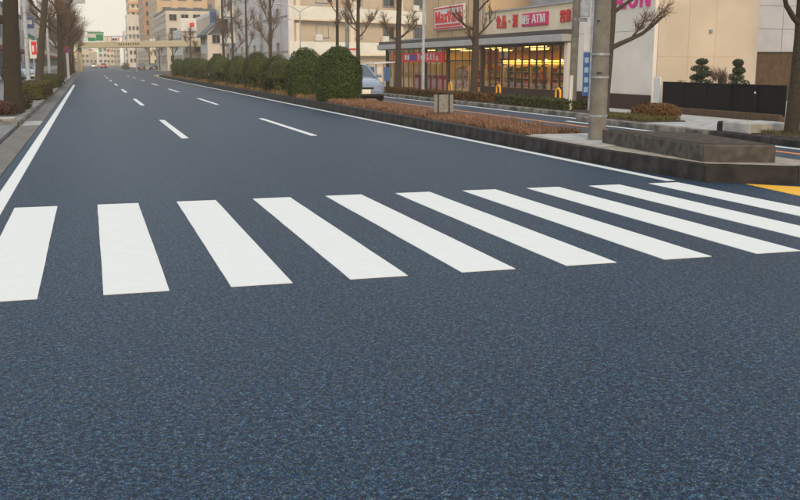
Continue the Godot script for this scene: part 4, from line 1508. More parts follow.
	window_grid(d, Vector3(15.0, 1, -239), Vector3(0, 0, 1), 10, 4, 3.4, 2.65, 2.4, 1.3, mats.steel)
	# white shop with a red square emblem
	var f := block("white_shop", "white shop building with a red square emblem on its sign", Vector3(15.6, -.4, -196), Vector3(26, 6.9, -178), mats.white, mats.siding)
	var fs := bpart(f, "sign_board", Vector3(17.0, 7.9, -177.7), Vector3(3.2, 2.2, .3), mats.white, .03)
	bpart(fs, "red_square", Vector3(0.3, 0, .17), Vector3(.75, .75, .05), mats.red, .02)
	window_grid(f, Vector3(15.8, .6, -178), Vector3(1, 0, 0), 4, 2, 2.5, 3.0, 1.7, 1.5, mats.steel)
	window_grid(f, Vector3(15.6, .6, -195), Vector3(0, 0, 1), 5, 2, 3.3, 3.0, 2.0, 1.5, mats.steel)
	# lower shops further along
	for a in [[15.0, -330, -262, 7.0, "cream", "low cream shop row beyond the office building"], [15.5, -176, -168, 5.0, "tan_light", "small tan shop just before the footbridge stairs"]]:
		var s2 := block("shop_building", a[5], Vector3(a[0], -.4, a[1]), Vector3(a[0] + 8, a[3], a[2]), mats[a[4]], mats.siding)
		window_grid(s2, Vector3(a[0], .4, a[1] + .5), Vector3(0, 0, 1), int((a[2] - a[1]) / 4.0), 2, 4.0, 2.4, 2.4, 1.5, mats.steel)
		window_grid(s2, Vector3(a[0] + .3, .4, a[2]), Vector3(1, 0, 0), 2, 2, 3.6, 2.4, 2.2, 1.5, mats.steel)

func tower(called: String, label: String, x0: float, x1: float, z: float, depth: float, h: float, wall, band, fl: float, cols: int, bands: bool):
	var t := block(called, label, Vector3(x0, -.4, z - depth), Vector3(x1, h, z), wall, mats.siding, "", "tower")
	var n := int(h / fl) - 1
	window_grid(t, Vector3(x0 + .4, 1.0, z), Vector3(1, 0, 0), cols, n, (x1 - x0 - .8) / cols, fl, (x1 - x0) / cols * .55, fl * .5, mats.steel)
	window_grid(t, Vector3(x0, 1.0, z - depth + .5), Vector3(0, 0, 1), 5, n, (depth - 1) / 5, fl, depth / 5 * .6, fl * .5, mats.steel)
	if bands:
		for j in n + 1:
			bpart(t, "balcony_band", Vector3((x0 + x1) / 2 - .1, .6 + j * fl, z + .35), Vector3(x1 - x0 + .8, fl * .34, .8), band, .03)
	return t

func build_far():
	tower("apartment_tower", "pale apartment tower with orange balcony bands at the skyline's left", 16.0, 24.5, -400, 30, 52, mats.cream, mat("orange_band", Color(.62, .33, .18), .8), 2.9, 4, true)
	tower("annex_tower", "lower pale block at the foot of the banded tower", 14.3, 20.5, -388, 10, 18.5, mats.siding, mats.siding, 2.9, 4, false)
	tower("brick_tower", "slim brownish apartment tower right of the banded tower", 17.6, 23.0, -335, 30, 46, mat("rose_tan", Color(.52, .29, .17), .85, "wall", .1), mats.tan, 2.9, 2, false)
	tower("tan_tower", "broad tan slab tower with shaded side windows", 17.2, 29.5, -262, 38, 40, mats.tan, mats.tan, 3.0, 3, false)
	tower("brown_tower", "plain brown grey tower behind the tan slab tower", 29.0, 36.0, -300, 20, 40, mat("grey_tan", Color(.36, .28, .23), .85), mats.tan, 3.0, 3, false)
	tower("pale_tower", "distant pale block with tiered roof above the office", 31.0, 44.0, -330, 20, 23, mats.cream, mats.cream, 3.0, 4, true)
	var nth := ["first", "second", "third", "fourth", "fifth", "sixth", "seventh", "eighth"]
	rng.seed = 91
	for i in 7:
		var x := -8.0 + 4.5 * i
		var z := -560.0 - 40.0 * (i % 3)
		var hh := [14.0, 9.0, 8.0, 12.0, 16.0, 13.0, 18.0][i] as float
		var t := block("distant_building", "hazy distant building closing the street, %s from the left" % nth[i], Vector3(x, -.4, z - 20), Vector3(x + 4.4, hh, z), [mats.siding, mats.cream, mats.tan_light][i % 3], mats.siding, "hazy buildings at the end of the street")
		window_grid(t, Vector3(x, 1, z), Vector3(1, 0, 0), 2, int(hh / 3.0) - 1, 2.2, 3, 1.3, 1.4, mats.steel)
	# footbridge over the road
	var b := thing("footbridge", "cream pedestrian footbridge spanning the whole road", "bridge")
	var A := Vector3(-1.6, 0, -188)
	var B := Vector3(21.5, 0, -158)
	var d := (B - A).normalized()
	var turn := rad_to_deg(atan2(-d.z, d.x))
	var L := A.distance_to(B)
	var mid := (A + B) * .5
	bpart(b, "deck_girder", mid + Vector3(0, 4.55, 0), Vector3(L + 2, 1.0, 2.2), mats.bridge, .05, Vector3(0, turn, 0))
	bpart(b, "top_rail", mid + Vector3(0, 5.95, 0) + d.cross(Vector3.UP) * 1.0, Vector3(L + 2, .07, .07), mats.steel, 0, Vector3(0, turn, 0))
	var n := 40
	for i in n + 1:
		bpart(b, "baluster", A.lerp(B, float(i) / n) + Vector3(0, 5.5, 0) + d.cross(Vector3.UP) * 1.0, Vector3(.05, .9, .05), mats.steel, 0, Vector3(0, turn, 0))
	for q in [A + Vector3(.3, 2.0, 0), B + Vector3(-1.5, 2.0, 0)]:
		bpart(b, "pier", q, Vector3(.7, 4.1, .9), mats.bridge, .04)
	for i in 9:
		bpart(b, "letter_mark", A.lerp(B, .33 + .016 * i) + Vector3(0, 4.62, 0) + d.cross(Vector3.UP) * 1.12, Vector3(.26, .34, .03), mats.brown_wall, 0, Vector3(0, turn, 0))
	var stair := Mb.new()
	for i in 22:
		stair.box(Vector3(-2.6, 4.3 - .19 * i, -187 + .32 * i), Vector3(1.6, .22, .36))
	part(b, "stair", stair.mesh(), mats.bridge)
	# overhead green direction sign
	var g := thing("direction_sign", "green and white overhead direction sign before the footbridge", "road sign", Vector3(-1.2, 0, -172))
	var gp := Mb.new()
	gp.tube([Vector3(-.4, 0, 0), Vector3(-.4, 6.2, 0), Vector3(.2, 6.5, 0), Vector3(3.4, 6.5, 0)], [.13, .11, .09, .07], 8)
	part(g, "mast", gp.mesh(), mats.pale_steel)
	bpart(g, "board", Vector3(2.6, 5.7, .14), Vector3(2.6, 1.5, .08), mats.white, .02)
	bpart(g, "green_field", Vector3(2.0, 5.25, .19), Vector3(1.2, .55, .02), mats.green_sign)
	bpart(g, "green_field", Vector3(3.2, 5.55, .19), Vector3(1.1, .95, .02), mats.green_sign)
	bpart(g, "green_field", Vector3(2.6, 6.28, .19), Vector3(2.5, .22, .02), mats.green_sign)
	# traffic signals
	var k := 0
	for s in [[Vector3(7.9, 0, -178), -3.2, 5.3, "amber", "traffic signal with warm light hanging before the footbridge"], [Vector3(8.2, 0, -300), -2.2, 5.0, "amber", "far traffic signal right of the lanes"], [Vector3(-1.6, 0, -300), 2.6, 5.0, "amber", "far traffic signal left of the lanes"], [Vector3(-1.7, 0, -330), 5.4, 5.0, "green", "farthest traffic signal showing green over the lanes"]]:
		var t := thing("traffic_signal", s[4], "traffic signal", s[0], 0, "traffic signals down the street")
		var m := Mb.new()
		m.tube([Vector3(0, 0, 0), Vector3(0, s[2] + .5, 0), Vector3(s[1], s[2] + .5, 0)], [.12, .09, .05], 8)
		part(t, "mast", m.mesh(), mats.pale_steel)
		bpart(t, "housing", Vector3(s[1], s[2] + .1, .06), Vector3(1.3, .46, .22), mats.pale_steel, .06)
		for i in 3:
			var lit: bool = (s[3] == "green" and i == 0) or (s[3] == "amber" and i == 2)
			var ln := Mb.new()
			ln.lathe([Vector2(.002, .05), Vector2(.10, .03), Vector2(.16, 0)], Vector3.ZERO, Basis(Vector3(1, 0, 0), PI / 2), 12)
			var c: StandardMaterial3D = mats.black
			if lit:
				c = glow("signal_green", Color(.1, 1, .55), 3.0) if s[3] == "green" else glow("signal_red", Color(1, .25, .08), 3.5)
			part(t, "signal_lens", ln.mesh(), c, Vector3(s[1] - .42 + .42 * i, s[2] + .1, .18))
		k += 1

func build_left_row():
	var rows := [
		[-70, -98, 8.5, "siding", "pale grey building behind the first trees on the left"],
		[-99, -126, 6.5, "tan_light", "tan shop building with red brown awning on the left"],
		[-127, -160, 10.0, "white", "white building with blade signs on the left"],
		[-161, -205, 7.5, "cream", "cream building beside the footbridge stairs on the left"],
		[-206, -270, 9.5, "siding", "grey white far building on the left past the footbridge"],
		[-271, -380, 8.0, "tan_light", "hazy tan row at the far left of the street"],
	]
	for a in rows:
		var t := block("street_building", a[4], Vector3(-20, -.3, a[1]), Vector3(-7.2, a[2], a[0]), mats[a[3]], mats.roof_grey, "buildings along the left pavement")
		var n := int((a[0] - a[1]) / 3.4)
		var fl := int(a[2] / 2.9)
		window_grid(t, Vector3(-7.2, .3, a[0] - .6), Vector3(0, 0, -1), n, fl, 3.3, 2.8, 2.0, 1.5, mats.steel)
		window_grid(t, Vector3(-12, .3, a[0]), Vector3(1, 0, 0), 1, fl, 4.0, 2.8, 2.0, 1.5, mats.steel)
		bpart(t, "awning", Vector3(-6.8, 2.7, (a[0] + a[1]) * .5), Vector3(1.0, .4, (a[0] - a[1]) * .8), mat("awning_red", Color(.24, .05, .03), .8) if a[3] != "white" else mats.canopy, .05)
	var c := [["blue", -133.0, 6.3], ["green_sign", -129.0, 4.0], ["red", -147.0, 3.6]]
	for q in c:
		var s := thing("blade_sign", "small %s blade sign projecting from the left buildings" % {"blue": "blue", "green_sign": "green", "red": "red"}[q[0]], "sign", Vector3(-7.19, q[2], q[1]))
		bpart(s, "panel", Vector3(.62, 0, 0), Vector3(.9, 1.3, .15), mats[q[0]], .02)
		bpart(s, "pale_mark", Vector3(.62, .1, .085), Vector3(.6, .5, .02), mats.white)
		bpart(s, "bracket", Vector3(.1, .3, 0), Vector3(.2, .06, .06), mats.steel)
	var o := thing("orange_stand", "orange stand board at the left frame edge", "sign", Vector3(-4.9, .1, -57))
	bpart(o, "board", Vector3(0, .75, 0), Vector3(.7, .5, .05), mat("orange_board", Color(.7, .13, .02), .7), .01)
	bpart(o, "leg", Vector3(-.28, .26, 0), Vector3(.04, .52, .04), mats.steel)
	bpart(o, "leg", Vector3(.28, .26, 0), Vector3(.04, .52, .04), mats.steel)

func build_plants():
	# clipped bushes of the median
	var lab := ["largest rounded bush at the near end of the median row, beside the car", "broad rounded bush, second in the median row", "bush with gaps, third in the median row", "fourth clipped bush in the median row", "fifth clipped bush in the median row", "wide bush, sixth in the median row", "seventh clipped bush in the median row", "eighth clipped bush in the median row", "farthest clipped bush at the end of the median row"]
	var bl := [[-33.3, .82, 1.87, 24000, .90], [-38.9, .78, 1.84, 17000, .92], [-44.6, .66, 1.60, 14000, 2.5], [-50.5, .62, 1.78, 13000, 2.5], [-57.2, .68, 1.66, 12000, 3.0], [-65.9, .72, 1.80, 13000, 4.4], [-76.2, .70, 1.66, 8000, 4.2], [-85.5, .66, 1.80, 8000, 4.0], [-96.3, .70, 1.70, 8000, 4.4]]
	for i in 9:
		var b: Array = bl[i]
		round_bush("clipped_bush", lab[i], Vector3(8.05, .19, b[0]), b[1], b[2], b[4], b[3], GREEN, 200 + i, "clipped bushes on the median", 0.0 if i < 2 else .12)
	round_bush("clipped_bush", "dark bush on the far median beyond the gap", Vector3(7.9, 0, -232), 1.0, 1.75, 4.0, 1800, GREEN, 230, "clipped bushes on the median")
	# hedges of the store's pavement
	box_hedge("clipped_hedge", "long low russet hedge before the store entrance", Vector3(13.65, .26, -40.9), Vector3(.8, .28, 10.0), 9000, RUST, 240, "low hedges along the store pavement")
	box_hedge("clipped_hedge", "short russet box hedge between entrance and shop windows", Vector3(13.65, .28, -34.4), Vector3(.8, .32, 2.1), 3000, RUST, 241, "low hedges along the store pavement")
	box_hedge("clipped_hedge", "green low hedge in front of the shop windows", Vector3(13.7, .27, -29.6), Vector3(.85, .30, 5.4), 6500, OLIVE, 242, "low hedges along the store pavement")
	round_bush("low_shrub", "brown low spreading shrub before the brown plinth", Vector3(13.9, .1, -22.9), .5, .40, .9, 2200, RUST, 243)
	# left hedges
	box_hedge("clipped_hedge", "russet topped box hedge beside the left gutter, nearer one", Vector3(-2.15, .41, -45.4), Vector3(1.05, .60, 9.0), 9000, OLIVE + RUST, 244, "box hedges on the left pavement")
	box_hedge("clipped_hedge", "green box hedge beside the left gutter, farther one", Vector3(-2.1, .46, -64.5), Vector3(.95, .74, 9.0), 5000, OLIVE, 245, "box hedges on the left pavement")
	round_bush("ivy_shrub", "reddish brown leafy shrub round the foot of the first left tree", Vector3(-2.45, .1, -29.4), .60, .42, .60, 1500, [Color(.12, .045, .03), Color(.07, .05, .02), Color(.09, .035, .02)], 246)
	round_bush("ivy_shrub", "olive leafy shrub just behind the first left tree", Vector3(-2.05, .1, -33.0), .34, .62, .5, 1300, OLIVE, 247)
	round_bush("maroon_shrub", "tall maroon shrub by the far left pavement", Vector3(-1.95, .08, -126), .75, 3.0, .9, 2200, [Color(.09, .02, .02), Color(.06, .018, .018), Color(.12, .03, .02)], 248)
	# dry red brown grass of the median
	rng.seed = 61
	var tuft := Mb.new()
	for i in 9:
		var a := rng.randf() * TAU
		var r := rng.randf() * .05
		var p := Vector3(cos(a) * r, 0, sin(a) * r)
		var tip := p + Vector3(cos(a) * rng.randf_range(.02, .10), rng.randf_range(.10, .22), sin(a) * rng.randf_range(.02, .10))
		var s := Vector3(-sin(a), 0, cos(a)) * .006
		tuft.col = Color(1, 1, 1) * rng.randf_range(.75, 1.15)
		tuft.col.a = 1
		var mid := p.lerp(tip, .55) + Vector3(0, .025, 0)
		tuft.quad(p - s, p + s, mid + s, mid - s, Vector3(cos(a), .5, sin(a)))
		tuft.tri(mid - s, mid + s, tip, Vector3(cos(a), .5, sin(a)))
	var tm := tuft.mesh()
	for zone in [["dry_grass", 12000, -16.6, -36.0, [Color(.32, .165, .10), Color(.27, .145, .09), Color(.38, .23, .15), Color(.20, .115, .07)], "dry red brown ground cover filling the near median", .78, 7.52, 8.58], ["pale_grass", 4500, -36.0, -112.0, [Color(.36, .22, .10), Color(.28, .18, .08), Color(.20, .14, .06)], "tan dry grass under the clipped bushes", 1.0, 7.52, 8.58], ["verge_grass", 900, -21.1, -23.7, [Color(.14, .13, .03), Color(.10, .10, .03), Color(.18, .14, .05)], "yellow green grass patch before the brown plinth", .55, 12.5, 13.5], ["bed_grass", 700, -14.0, -16.8, [Color(.12, .12, .035), Color(.09, .09, .03), Color(.15, .12, .05)], "short grass round the thick trunk at the right", .5, 12.5, 13.8]]:
		var mm := MultiMesh.new()
		var gn := FastNoiseLite.new()
		gn.seed = 4
		gn.frequency = 0.9
		mm.transform_format = MultiMesh.TRANSFORM_3D
		mm.use_colors = true
		mm.mesh = tm
		mm.instance_count = zone[1]
		for i in int(zone[1]):
			var x := rng.randf_range(zone[7], zone[8])
			var z := rng.randf_range(zone[2], zone[3])
			var s: float = rng.randf_range(.55, 1.2) * zone[6] * (1.0 + .45 * gn.get_noise_2d(x, z))
			mm.set_instance_transform(i, Transform3D((Basis(Vector3(rng.randfn(), 0, rng.randfn()).normalized(), rng.randfn() * .22) * Basis(Vector3.UP, rng.randf() * TAU)).scaled(Vector3(s, s, s)), Vector3(x, .19 if zone[7] < 10 else .14, z)))
			var c: Color = zone[4][rng.randi() % zone[4].size()]
			mm.set_instance_color(i, c * rng.randf_range(.7, 1.25) * (1.0 + .35 * gn.get_noise_2d(x * 2.0 + 40, z * 2.0)))
		var o := MultiMeshInstance3D.new()
		o.name = zone[0]
		o.multimesh = mm
		o.material_override = mats.grass
		add_child(o)
		tag(o, zone[5], "grass", "", "stuff")
	# street trees before the store, pruned hard
	var G := "pruned street trees along the store pavement"
	bare_tree("street_tree", "bare tree with long forked limb just right of the near utility pole", Vector3(13.7, .12, -25.3), 5.6, .15, Vector3(.25, 0, .1), 301, [[1.75, 355, 20, 1.75, .075], [2.7, 358, 42, 1.5, .06], [2.6, 180, 45, 1.3, .06], [3.6, 60, 50, 1.2, .05]], 10, .42, "bark", G)
	bare_tree("street_tree", "bare tree standing before the tan sign block and shop windows", Vector3(13.7, .12, -35.3), 6.0, .15, Vector3(.15, 0, -.05), 302, [[2.35, 5, 25, 1.0, .05], [2.55, 185, 30, 1.1, .05], [3.2, 330, 45, 1.0, .045], [2.0, 200, 40, .7, .035], [4.0, 100, 45, 1.0, .04]], 4, .34, "bark", G)
	bare_tree("street_tree", "bare tree at the left end of the red entrance sign", Vector3(13.7, .12, -45.0), 6.0, .16, Vector3(.1, 0, 0), 303, [[2.35, 175, 25, .95, .055], [2.45, 0, 28, 1.1, .055], [3.5, 200, 50, .9, .045], [4.2, 20, 50, .9, .04]], 9, .42, "bark", G)
	bare_tree("street_tree", "bare slim tree rising behind the largest bush, right of two", Vector3(13.7, .12, -52.2), 6.5, .12, Vector3(0, 0, 0), 304, [[2.7, 10, 35, 1.2, .045], [3.3, 180, 45, 1.2, .045], [4.0, 300, 50, 1.0, .04], [3.0, 190, 30, .9, .035]], 9, .5, "bark", G)
	bare_tree("street_tree", "bare slim tree rising behind the largest bush, left of two", Vector3(13.7, .12, -56.9), 7.0, .11, Vector3(0, 0, 0), 305, [[3.6, 10, 45, .8, .035], [4.2, 170, 45, .8, .035], [3.0, 250, 45, .7, .03]], 5, .4, "bark", G)
	bare_tree("street_tree", "bare tree with twiggy top before the white street face", Vector3(13.7, .12, -79.4), 8.5, .15, Vector3(.1, 0, 0), 306, [[3.2, 20, 55, 1.4, .05], [4.4, 200, 55, 1.4, .05], [5.4, 340, 55, 1.2, .045], [2.6, 180, 50, 1.4, .04], [2.2, 90, 50, 1.2, .04]], 9, .8, "bark", G)
	bare_tree("street_tree", "thin bare tree left of the white street face", Vector3(13.7, .12, -92.0), 7.5, .12, Vector3(.1, 0, 0), 307, [[2.6, 20, 45, 1.3, .04], [3.6, 190, 50, 1.3, .04], [4.6, 0, 55, 1.2, .04]], 7, .6, "bark", G)
	bare_tree("street_tree", "bare tree beside the dark gabled house, right of two", Vector3(13.7, .12, -100.5), 8.0, .13, Vector3(-.1, 0, 0), 308, [[2.4, 0, 50, 1.4, .045], [3.6, 180, 50, 1.5, .045], [5.0, 10, 50, 1.2, .04]], 9, .7, "bark", G)
	bare_tree("street_tree", "bare tree beside the dark gabled house, left of two", Vector3(13.7, .12, -108.0), 10.5, .15, Vector3(0, 0, 0), 309, [[3.0, 30, 45, 1.8, .05], [4.4, 190, 50, 1.6, .05], [5.8, 10, 55, 1.4, .04]], 10, .8, "bark", G)
	bare_tree("street_tree", "far bare tree under the right end of the footbridge", Vector3(13.7, .12, -144.0), 6.0, .13, Vector3(0, 0, 0), 310, [[2.4, 30, 50, 1.6, .05], [3.2, 200, 50, 1.6, .05], [3.8, 90, 60, 1.4, .05]], 12, .9, "bark", G)
	for i in 3:
		bare_tree("street_tree", ["far bare tree just past the footbridge on the right", "very far bare tree in the right row, third from last", "farthest bare tree of the right row"][i], Vector3(13.7, .12, -175.0 - 34 * i), 6.5, .14, Vector3(0, 0, 0), 311 + i, [[2.4, 30, 50, 1.8, .05], [3.2, 200, 50, 1.8, .05], [3.8, 90, 60, 1.6, .05]], 12, .9, "bark", G)
	# thick tree at the right edge
	bare_tree("street_tree", "thick trunk in the grass bed at the right frame edge", Vector3(12.85, .14, -16.25), 5.0, .135, Vector3(.10, 0, .0), 320, [[2.05, 172, 28, 1.3, .06], [2.35, 10, 40, 1.4, .07], [2.6, 200, 50, 1.4, .06]], 6, .35, "bark_near", "", 1.75)
	# left row
	var GL2 := "street trees on the left pavement"
	bare_tree("street_tree", "thick dark trunk nearest on the left pavement", Vector3(-2.07, .12, -30.3), 6.5, .26, Vector3(.22, 0, 0), 330, [[2.45, 180, 38, 2.4, .13], [4.2, 20, 45, 1.6, .09], [4.6, 180, 50, 1.6, .08], [3.6, 90, 50, 1.6, .07]], 7, .5, "bark_near", GL2)
	bare_tree("street_tree", "leaning brown trunk between the two left box hedges", Vector3(-2.60, .12, -57.0), 8.5, .215, Vector3(1.1, 0, 0), 331, [[3.9, 175, 35, 1.8, .08], [3.4, 5, 30, 1.2, .06], [5.2, 20, 50, 1.8, .08], [4.6, 200, 40, 1.6, .06], [6.0, 330, 50, 1.6, .06]], 9, .7, "bark", GL2)
	bare_tree("street_tree", "dark trunk with twiggy crown, third along the left pavement", Vector3(-1.90, .12, -75.0), 7.6, .22, Vector3(.25, 0, 0), 332, [[3.2, 175, 40, 2.0, .08], [3.0, 5, 35, 1.4, .07], [4.2, 30, 45, 1.8, .08], [4.8, 200, 50, 1.8, .07], [5.4, 80, 50, 1.8, .06], [3.6, 300, 45, 1.6, .06]], 14, 1.0, "bark_near", GL2)
	var zz := [-92.0, -106.0, -122.0, -140.0, -160.0]
	for i in 5:
		bare_tree("street_tree", "far left tree with brown twiggy crown, %s behind the third trunk" % ["first", "second", "third", "fourth", "fifth"][i], Vector3(-2.2 - .1 * (i % 2), .12, zz[i]), 6.8, .2, Vector3(.1, 0, 0), 340 + i, [[2.4, 175, 45, 2.2, .08], [2.6, 5, 40, 1.9, .07], [3.4, 30, 50, 2.2, .08], [3.8, 200, 50, 2.2, .07], [4.2, 80, 55, 2.2, .06], [2.8, 300, 50, 2.0, .06]], 16, 1.15, "bark", GL2)

func paint(key: String, c: Color) -> StandardMaterial3D:
	if mats.has(key): return mats[key]
	var m := mat(key, c, .35)
	m.metallic = .25
	m.clearcoat_enabled = true
	m.clearcoat = .8
	m.clearcoat_roughness = .06
	return m

func build_vehicles():
	car_parts()
	var silver := paint("silver_paint", Color(.20, .25, .32))
	car("silver blue hatchback coming towards the camera beside the largest bush", Vector3(10.05, .0, -39.2), 0, silver, "", "moving_car")
	car("white car half hidden behind the second and third bushes", Vector3(10.6, .0, -56.0), 0, paint("white_paint", Color(.75, .75, .73)), "", "moving_car")
	car("dark red car waiting far off on the opposite lanes", Vector3(11.2, 0, -232), 0, paint("maroon_paint", Color(.10, .02, .03)), "far cars on the opposite lanes", "moving_car")
	car("dark car waiting farthest right on the opposite lanes", Vector3(13.6, 0, -228), 0, paint("dark_paint", Color(.03, .03, .04)), "far cars on the opposite lanes", "moving_car")
	car("white far car with glowing tail lights in the left lane", Vector3(1.7, 0, -318), 180, mats.white_paint, "far cars driving away", "moving_car", "tail_lit")
	car("red far car with glowing tail lights in the middle lane", Vector3(4.2, 0, -300), 180, paint("red_paint", Color(.35, .03, .02)), "far cars driving away", "moving_car", "tail_lit")
	car("pale blue car parked behind the nearer left hedge", Vector3(-5.3, .1, -88), 30, paint("pale_blue_paint", Color(.30, .42, .55)), "", "parked_car")
	car("blue car parked farther along the left pavement", Vector3(-5.6, .1, -108), 20, paint("blue_paint", Color(.10, .22, .45)), "", "parked_car")

func build_street_furniture():
	# utility pole on the median
	var t := thing("utility_pole", "thick beige concrete utility pole standing on the median behind the block", "pole", Vector3(8.05, .22, -15.05))
	var m := Mb.new()
	m.tube([Vector3(0, -.02, 0), Vector3(.02, 2.0, 0), Vector3(.05, 9.0, 0)], [.150, .138, .10], 20)
	part(t, "shaft", m.mesh(), mats.pole)
	for y in [.42, 1.05, 1.42]:
		var s := Mb.new()
		s.lathe([Vector2(.150, -.02), Vector2(.154, -.018), Vector2(.154, .018), Vector2(.150, .02)], Vector3(.01, y, 0), Basis.IDENTITY, 20)
		part(t, "strap", s.mesh(), mats.steel)
	for i in 4:
		var s := Mb.new()
		var a := 2.4 + PI * (i % 2)
		s.tube([Vector3(.03, 1.95 + i * .45, 0), Vector3(.03 + cos(a) * .26, 1.95 + i * .45, sin(a) * .26)], [.012, .012], 6)
		part(t, "step_bolt", s.mesh(), mats.dark_steel)
	bpart(t, "number_plate", Vector3(-.06, 1.12, .125), Vector3(.09, .03, .012), mats.dark_steel, .003, Vector3(0, -25, 0))
	# pole by the store pavement with a white sleeve
	t = thing("utility_pole", "grey utility pole with white lower sleeve right of the shop windows", "pole", Vector3(13.62, .12, -27.1))
	m = Mb.new()
	m.tube([Vector3(.02, 0, 0), Vector3(.05, 2.0, 0), Vector3(.14, 9.0, 0)], [.115, .108, .08], 16)
	part(t, "shaft", m.mesh(), mats.pole)
	m = Mb.new()
	m.tube([Vector3(-.09, 0, .10), Vector3(-.07, 1.02, .10)], [.055, .055], 12)
	part(t, "white_sleeve", m.mesh(), mats.white)
	m = Mb.new()
	m.lathe([Vector2(.002, -.25), Vector2(.16, -.25), Vector2(.17, -.2), Vector2(.17, .3), Vector2(.002, .34)], Vector3(.30, 2.95, .05), Basis.IDENTITY, 16)
	part(t, "transformer", m.mesh(), mats.pale_steel)
	bpart(t, "bracket", Vector3(.18, 2.62, .05), Vector3(.42, .10, .10), mats.steel, .01)
	# thin post with blue banner
	t = thing("sign_post", "thin grey post with a blue upright sign beside the utility pole", "sign", Vector3(13.9, .12, -26.55))
	m = Mb.new()
	m.tube([Vector3(0, 0, 0), Vector3(.04, 4.4, 0)], [.032, .028], 10)
	part(t, "post", m.mesh(), mats.pale_steel)
	bpart(t, "blue_board", Vector3(-.12, 1.06, .0), Vector3(.20, 1.25, .03), mats.blue, .008)
	for i in 4:
		bpart(t, "pale_mark", Vector3(-.12, .62 + .28 * i, .018), Vector3(.13, .15, .008), mat("pale_blue", Color(.3, .45, .6), .6))
	bpart(t, "white_board", Vector3(-.08, 2.08, -.02), Vector3(.24, .72, .03), mats.white, .008)
	# slim lamp posts
	for q in [[Vector3(13.6, .12, -41.0), 7.5, "slim pale lamp post in front of the red entrance sign"], [Vector3(13.7, .12, -54.6), 9.0, "grey post between the two slim bare trees"], [Vector3(13.7, .12, -83.0), 9.0, "grey post before the white street face"]]:
		t = thing("lamp_post", q[2], "lamp post", q[0])
		m = Mb.new()
		m.tube([Vector3(0, 0, 0), Vector3(.03, q[1], 0)], [.065 if q[0].z > -50 else .11, .05 if q[0].z > -50 else .08], 12)
		part(t, "pole", m.mesh(), mats.pale_steel if q[0].z > -50 else mats.steel)
		m = Mb.new()
		m.tube([Vector3(.03, q[1] - .1, 0), Vector3(-.6, q[1] + .35, 0), Vector3(-1.6, q[1] + .5, 0)], [.04, .035, .03], 8)
		part(t, "arm", m.mesh(), mats.pale_steel)
		bpart(t, "lamp_head", Vector3(-1.8, q[1] + .48, 0), Vector3(.6, .12, .22), mats.pale_steel, .04)
		bpart(t, "base_plate", Vector3(0, .02, 0), Vector3(.3, .04, .3), mats.steel, .01)
	t = thing("double_street_lamp", "thin street lamp with two curved arms before the gallery building", "street lamp", Vector3(13.6, .12, -67.0))
	m = Mb.new()
	m.tube([Vector3(0, 0, 0), Vector3(0, 4.75, 0)], [.05, .035], 10)
	part(t, "pole", m.mesh(), mats.pale_steel)
	for sx in [-1, 1]:
		m = Mb.new()
		m.tube([Vector3(0, 4.7, 0), Vector3(sx * .35, 4.95, 0), Vector3(sx * .8, 5.12, 0), Vector3(sx * 1.25, 5.2, 0)], [.03, .028, .025, .02], 8)
		part(t, "arm", m.mesh(), mats.pale_steel)
		bpart(t, "lamp_head", Vector3(sx * 1.4, 5.2, 0), Vector3(.42, .08, .16), mats.pale_steel, .03)
	# small board on the median, seen from its back
	t = thing("median_board", "small grey board on two dark posts in the dry grass of the median", "sign board", Vector3(8.05, .19, -22.7), -14)
	bpart(t, "panel", Vector3(0, .36, 0), Vector3(.46, .42, .02), mat("board_grey", Color(.34, .32, .28), .7, "mottle", 2.0), .005)
	for sx in [-1, 1]:
		bpart(t, "post", Vector3(sx * .13, .27, .022), Vector3(.03, .60, .02), mats.dark_steel, .003)
	# yellow hoop guards by the shop
	var hoops := [[Vector3(19.4, 0, -53.6), "yellow hoop guard before the entrance, left of three"], [Vector3(19.4, 0, -46.6), "yellow hoop guard before the shop windows, middle of three"], [Vector3(19.4, 0, -39.9), "yellow hoop guard by the end column, right of three"]]
	var first: Node3D = null
	for q in hoops:
		var at := Vector3(q[0].x, pave_y(q[0].x), q[0].z)
		if first == null:
			first = thing("hoop_guard", q[1], "bollard", at, 90, "yellow hoop guards before the store")
			m = Mb.new()
			var pts := [Vector3(-.22, -.02, 0), Vector3(-.22, .45, 0)]
			for i in 7:
				var a := PI - PI * (i + .5) / 7
				pts.append(Vector3(cos(a) * .22, .47 + sin(a) * .2, 0))
			pts += [Vector3(.22, .45, 0), Vector3(.22, -.02, 0)]
			m.tube(pts, taper(.045, .045, pts.size()), 10)
			part(first, "hoop", m.mesh(), mats.yellow_steel)
			for sx in [-1, 1]:
				bpart(first, "foot_plate", Vector3(sx * .22, .01, 0), Vector3(.14, .03, .14), mats.steel, .005)
		else:
			copy_of(first, at, 90, q[1])
	# left side poles and signs
	t = thing("utility_pole", "pale blue grey pole just right of the first left trunk", "pole", Vector3(-3.75, .1, -70))
	m = Mb.new()
	m.tube([Vector3(0, 0, 0), Vector3(.05, 9, 0)], [.145, .11], 14)
	part(t, "shaft", m.mesh(), mats.pale_steel)
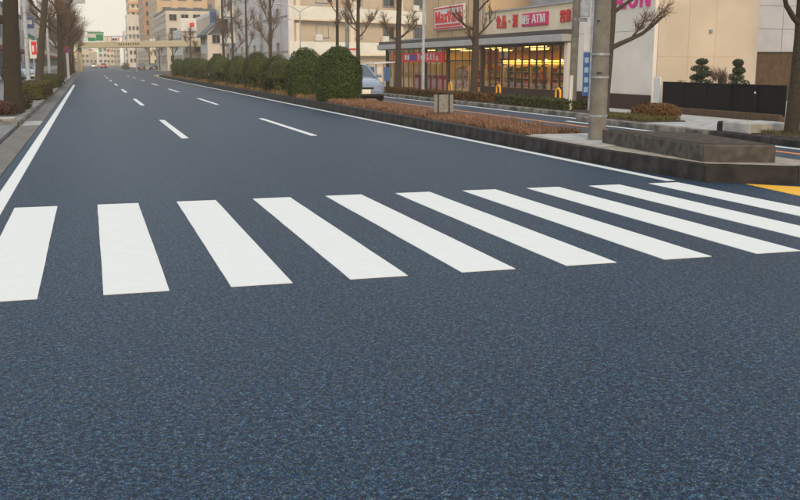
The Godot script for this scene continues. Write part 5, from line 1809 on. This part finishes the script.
	for y in [3.0, 4.6]:
		bpart(t, "band", Vector3(.02, y, 0), Vector3(.31, .06, .31), mats.steel, .02)
	t = thing("red_sign", "red and white upright sign on the left beside the pale pole", "sign", Vector3(-3.32, .1, -69.6))
	bpart(t, "panel", Vector3(0, 2.25, 0), Vector3(.46, 1.15, .10), mats.white, .02)
	bpart(t, "red_field", Vector3(.05, 2.35, .06), Vector3(.30, .82, .03), mats.red, .01)
	bpart(t, "white_mark", Vector3(.0, 2.3, .08), Vector3(.12, .40, .02), mats.white, .01)
	bpart(t, "post", Vector3(0, .85, 0), Vector3(.07, 1.7, .07), mats.steel)
	t = thing("gantry_pole", "pale pole carrying the overhead board above the left lane edge", "sign", Vector3(-3.15, .1, -90))
	m = Mb.new()
	m.tube([Vector3(0, 0, 0), Vector3(.05, 7.0, 0), Vector3(.4, 7.5, 0), Vector3(3.2, 7.6, 0)], [.13, .11, .09, .07], 12)
	part(t, "mast", m.mesh(), mats.pale_steel)
	bpart(t, "board", Vector3(2.05, 7.05, .12), Vector3(2.3, 1.55, .08), mats.pale_steel, .02)
	for i in 5:
		bpart(t, "blue_mark", Vector3(1.2 + i * .42, 6.75, .165), Vector3(.28, .22, .01), mats.blue)
	t = thing("no_parking_sign", "round blue and red sign on a white post by the left gutter", "road sign", Vector3(-1.72, .1, -95))
	bpart(t, "post", Vector3(0, 1.15, 0), Vector3(.22, 2.3, .16), mats.white, .03)
	m = Mb.new()
	m.lathe([Vector2(.002, .03), Vector2(.26, .03), Vector2(.28, 0), Vector2(.26, -.02), Vector2(.002, -.02)], Vector3(0, 2.55, .1), Basis(Vector3(1, 0, 0), PI / 2), 24)
	part(t, "red_rim", m.mesh(), mats.red)
	m = Mb.new()
	m.lathe([Vector2(.002, .036), Vector2(.20, .036), Vector2(.205, .03)], Vector3(0, 2.55, .1), Basis(Vector3(1, 0, 0), PI / 2), 24)
	part(t, "blue_disc", m.mesh(), mats.blue)
	bpart(t, "red_bar", Vector3(0, 2.55, .142), Vector3(.40, .06, .008), mats.red, 0, Vector3(0, 0, -45))
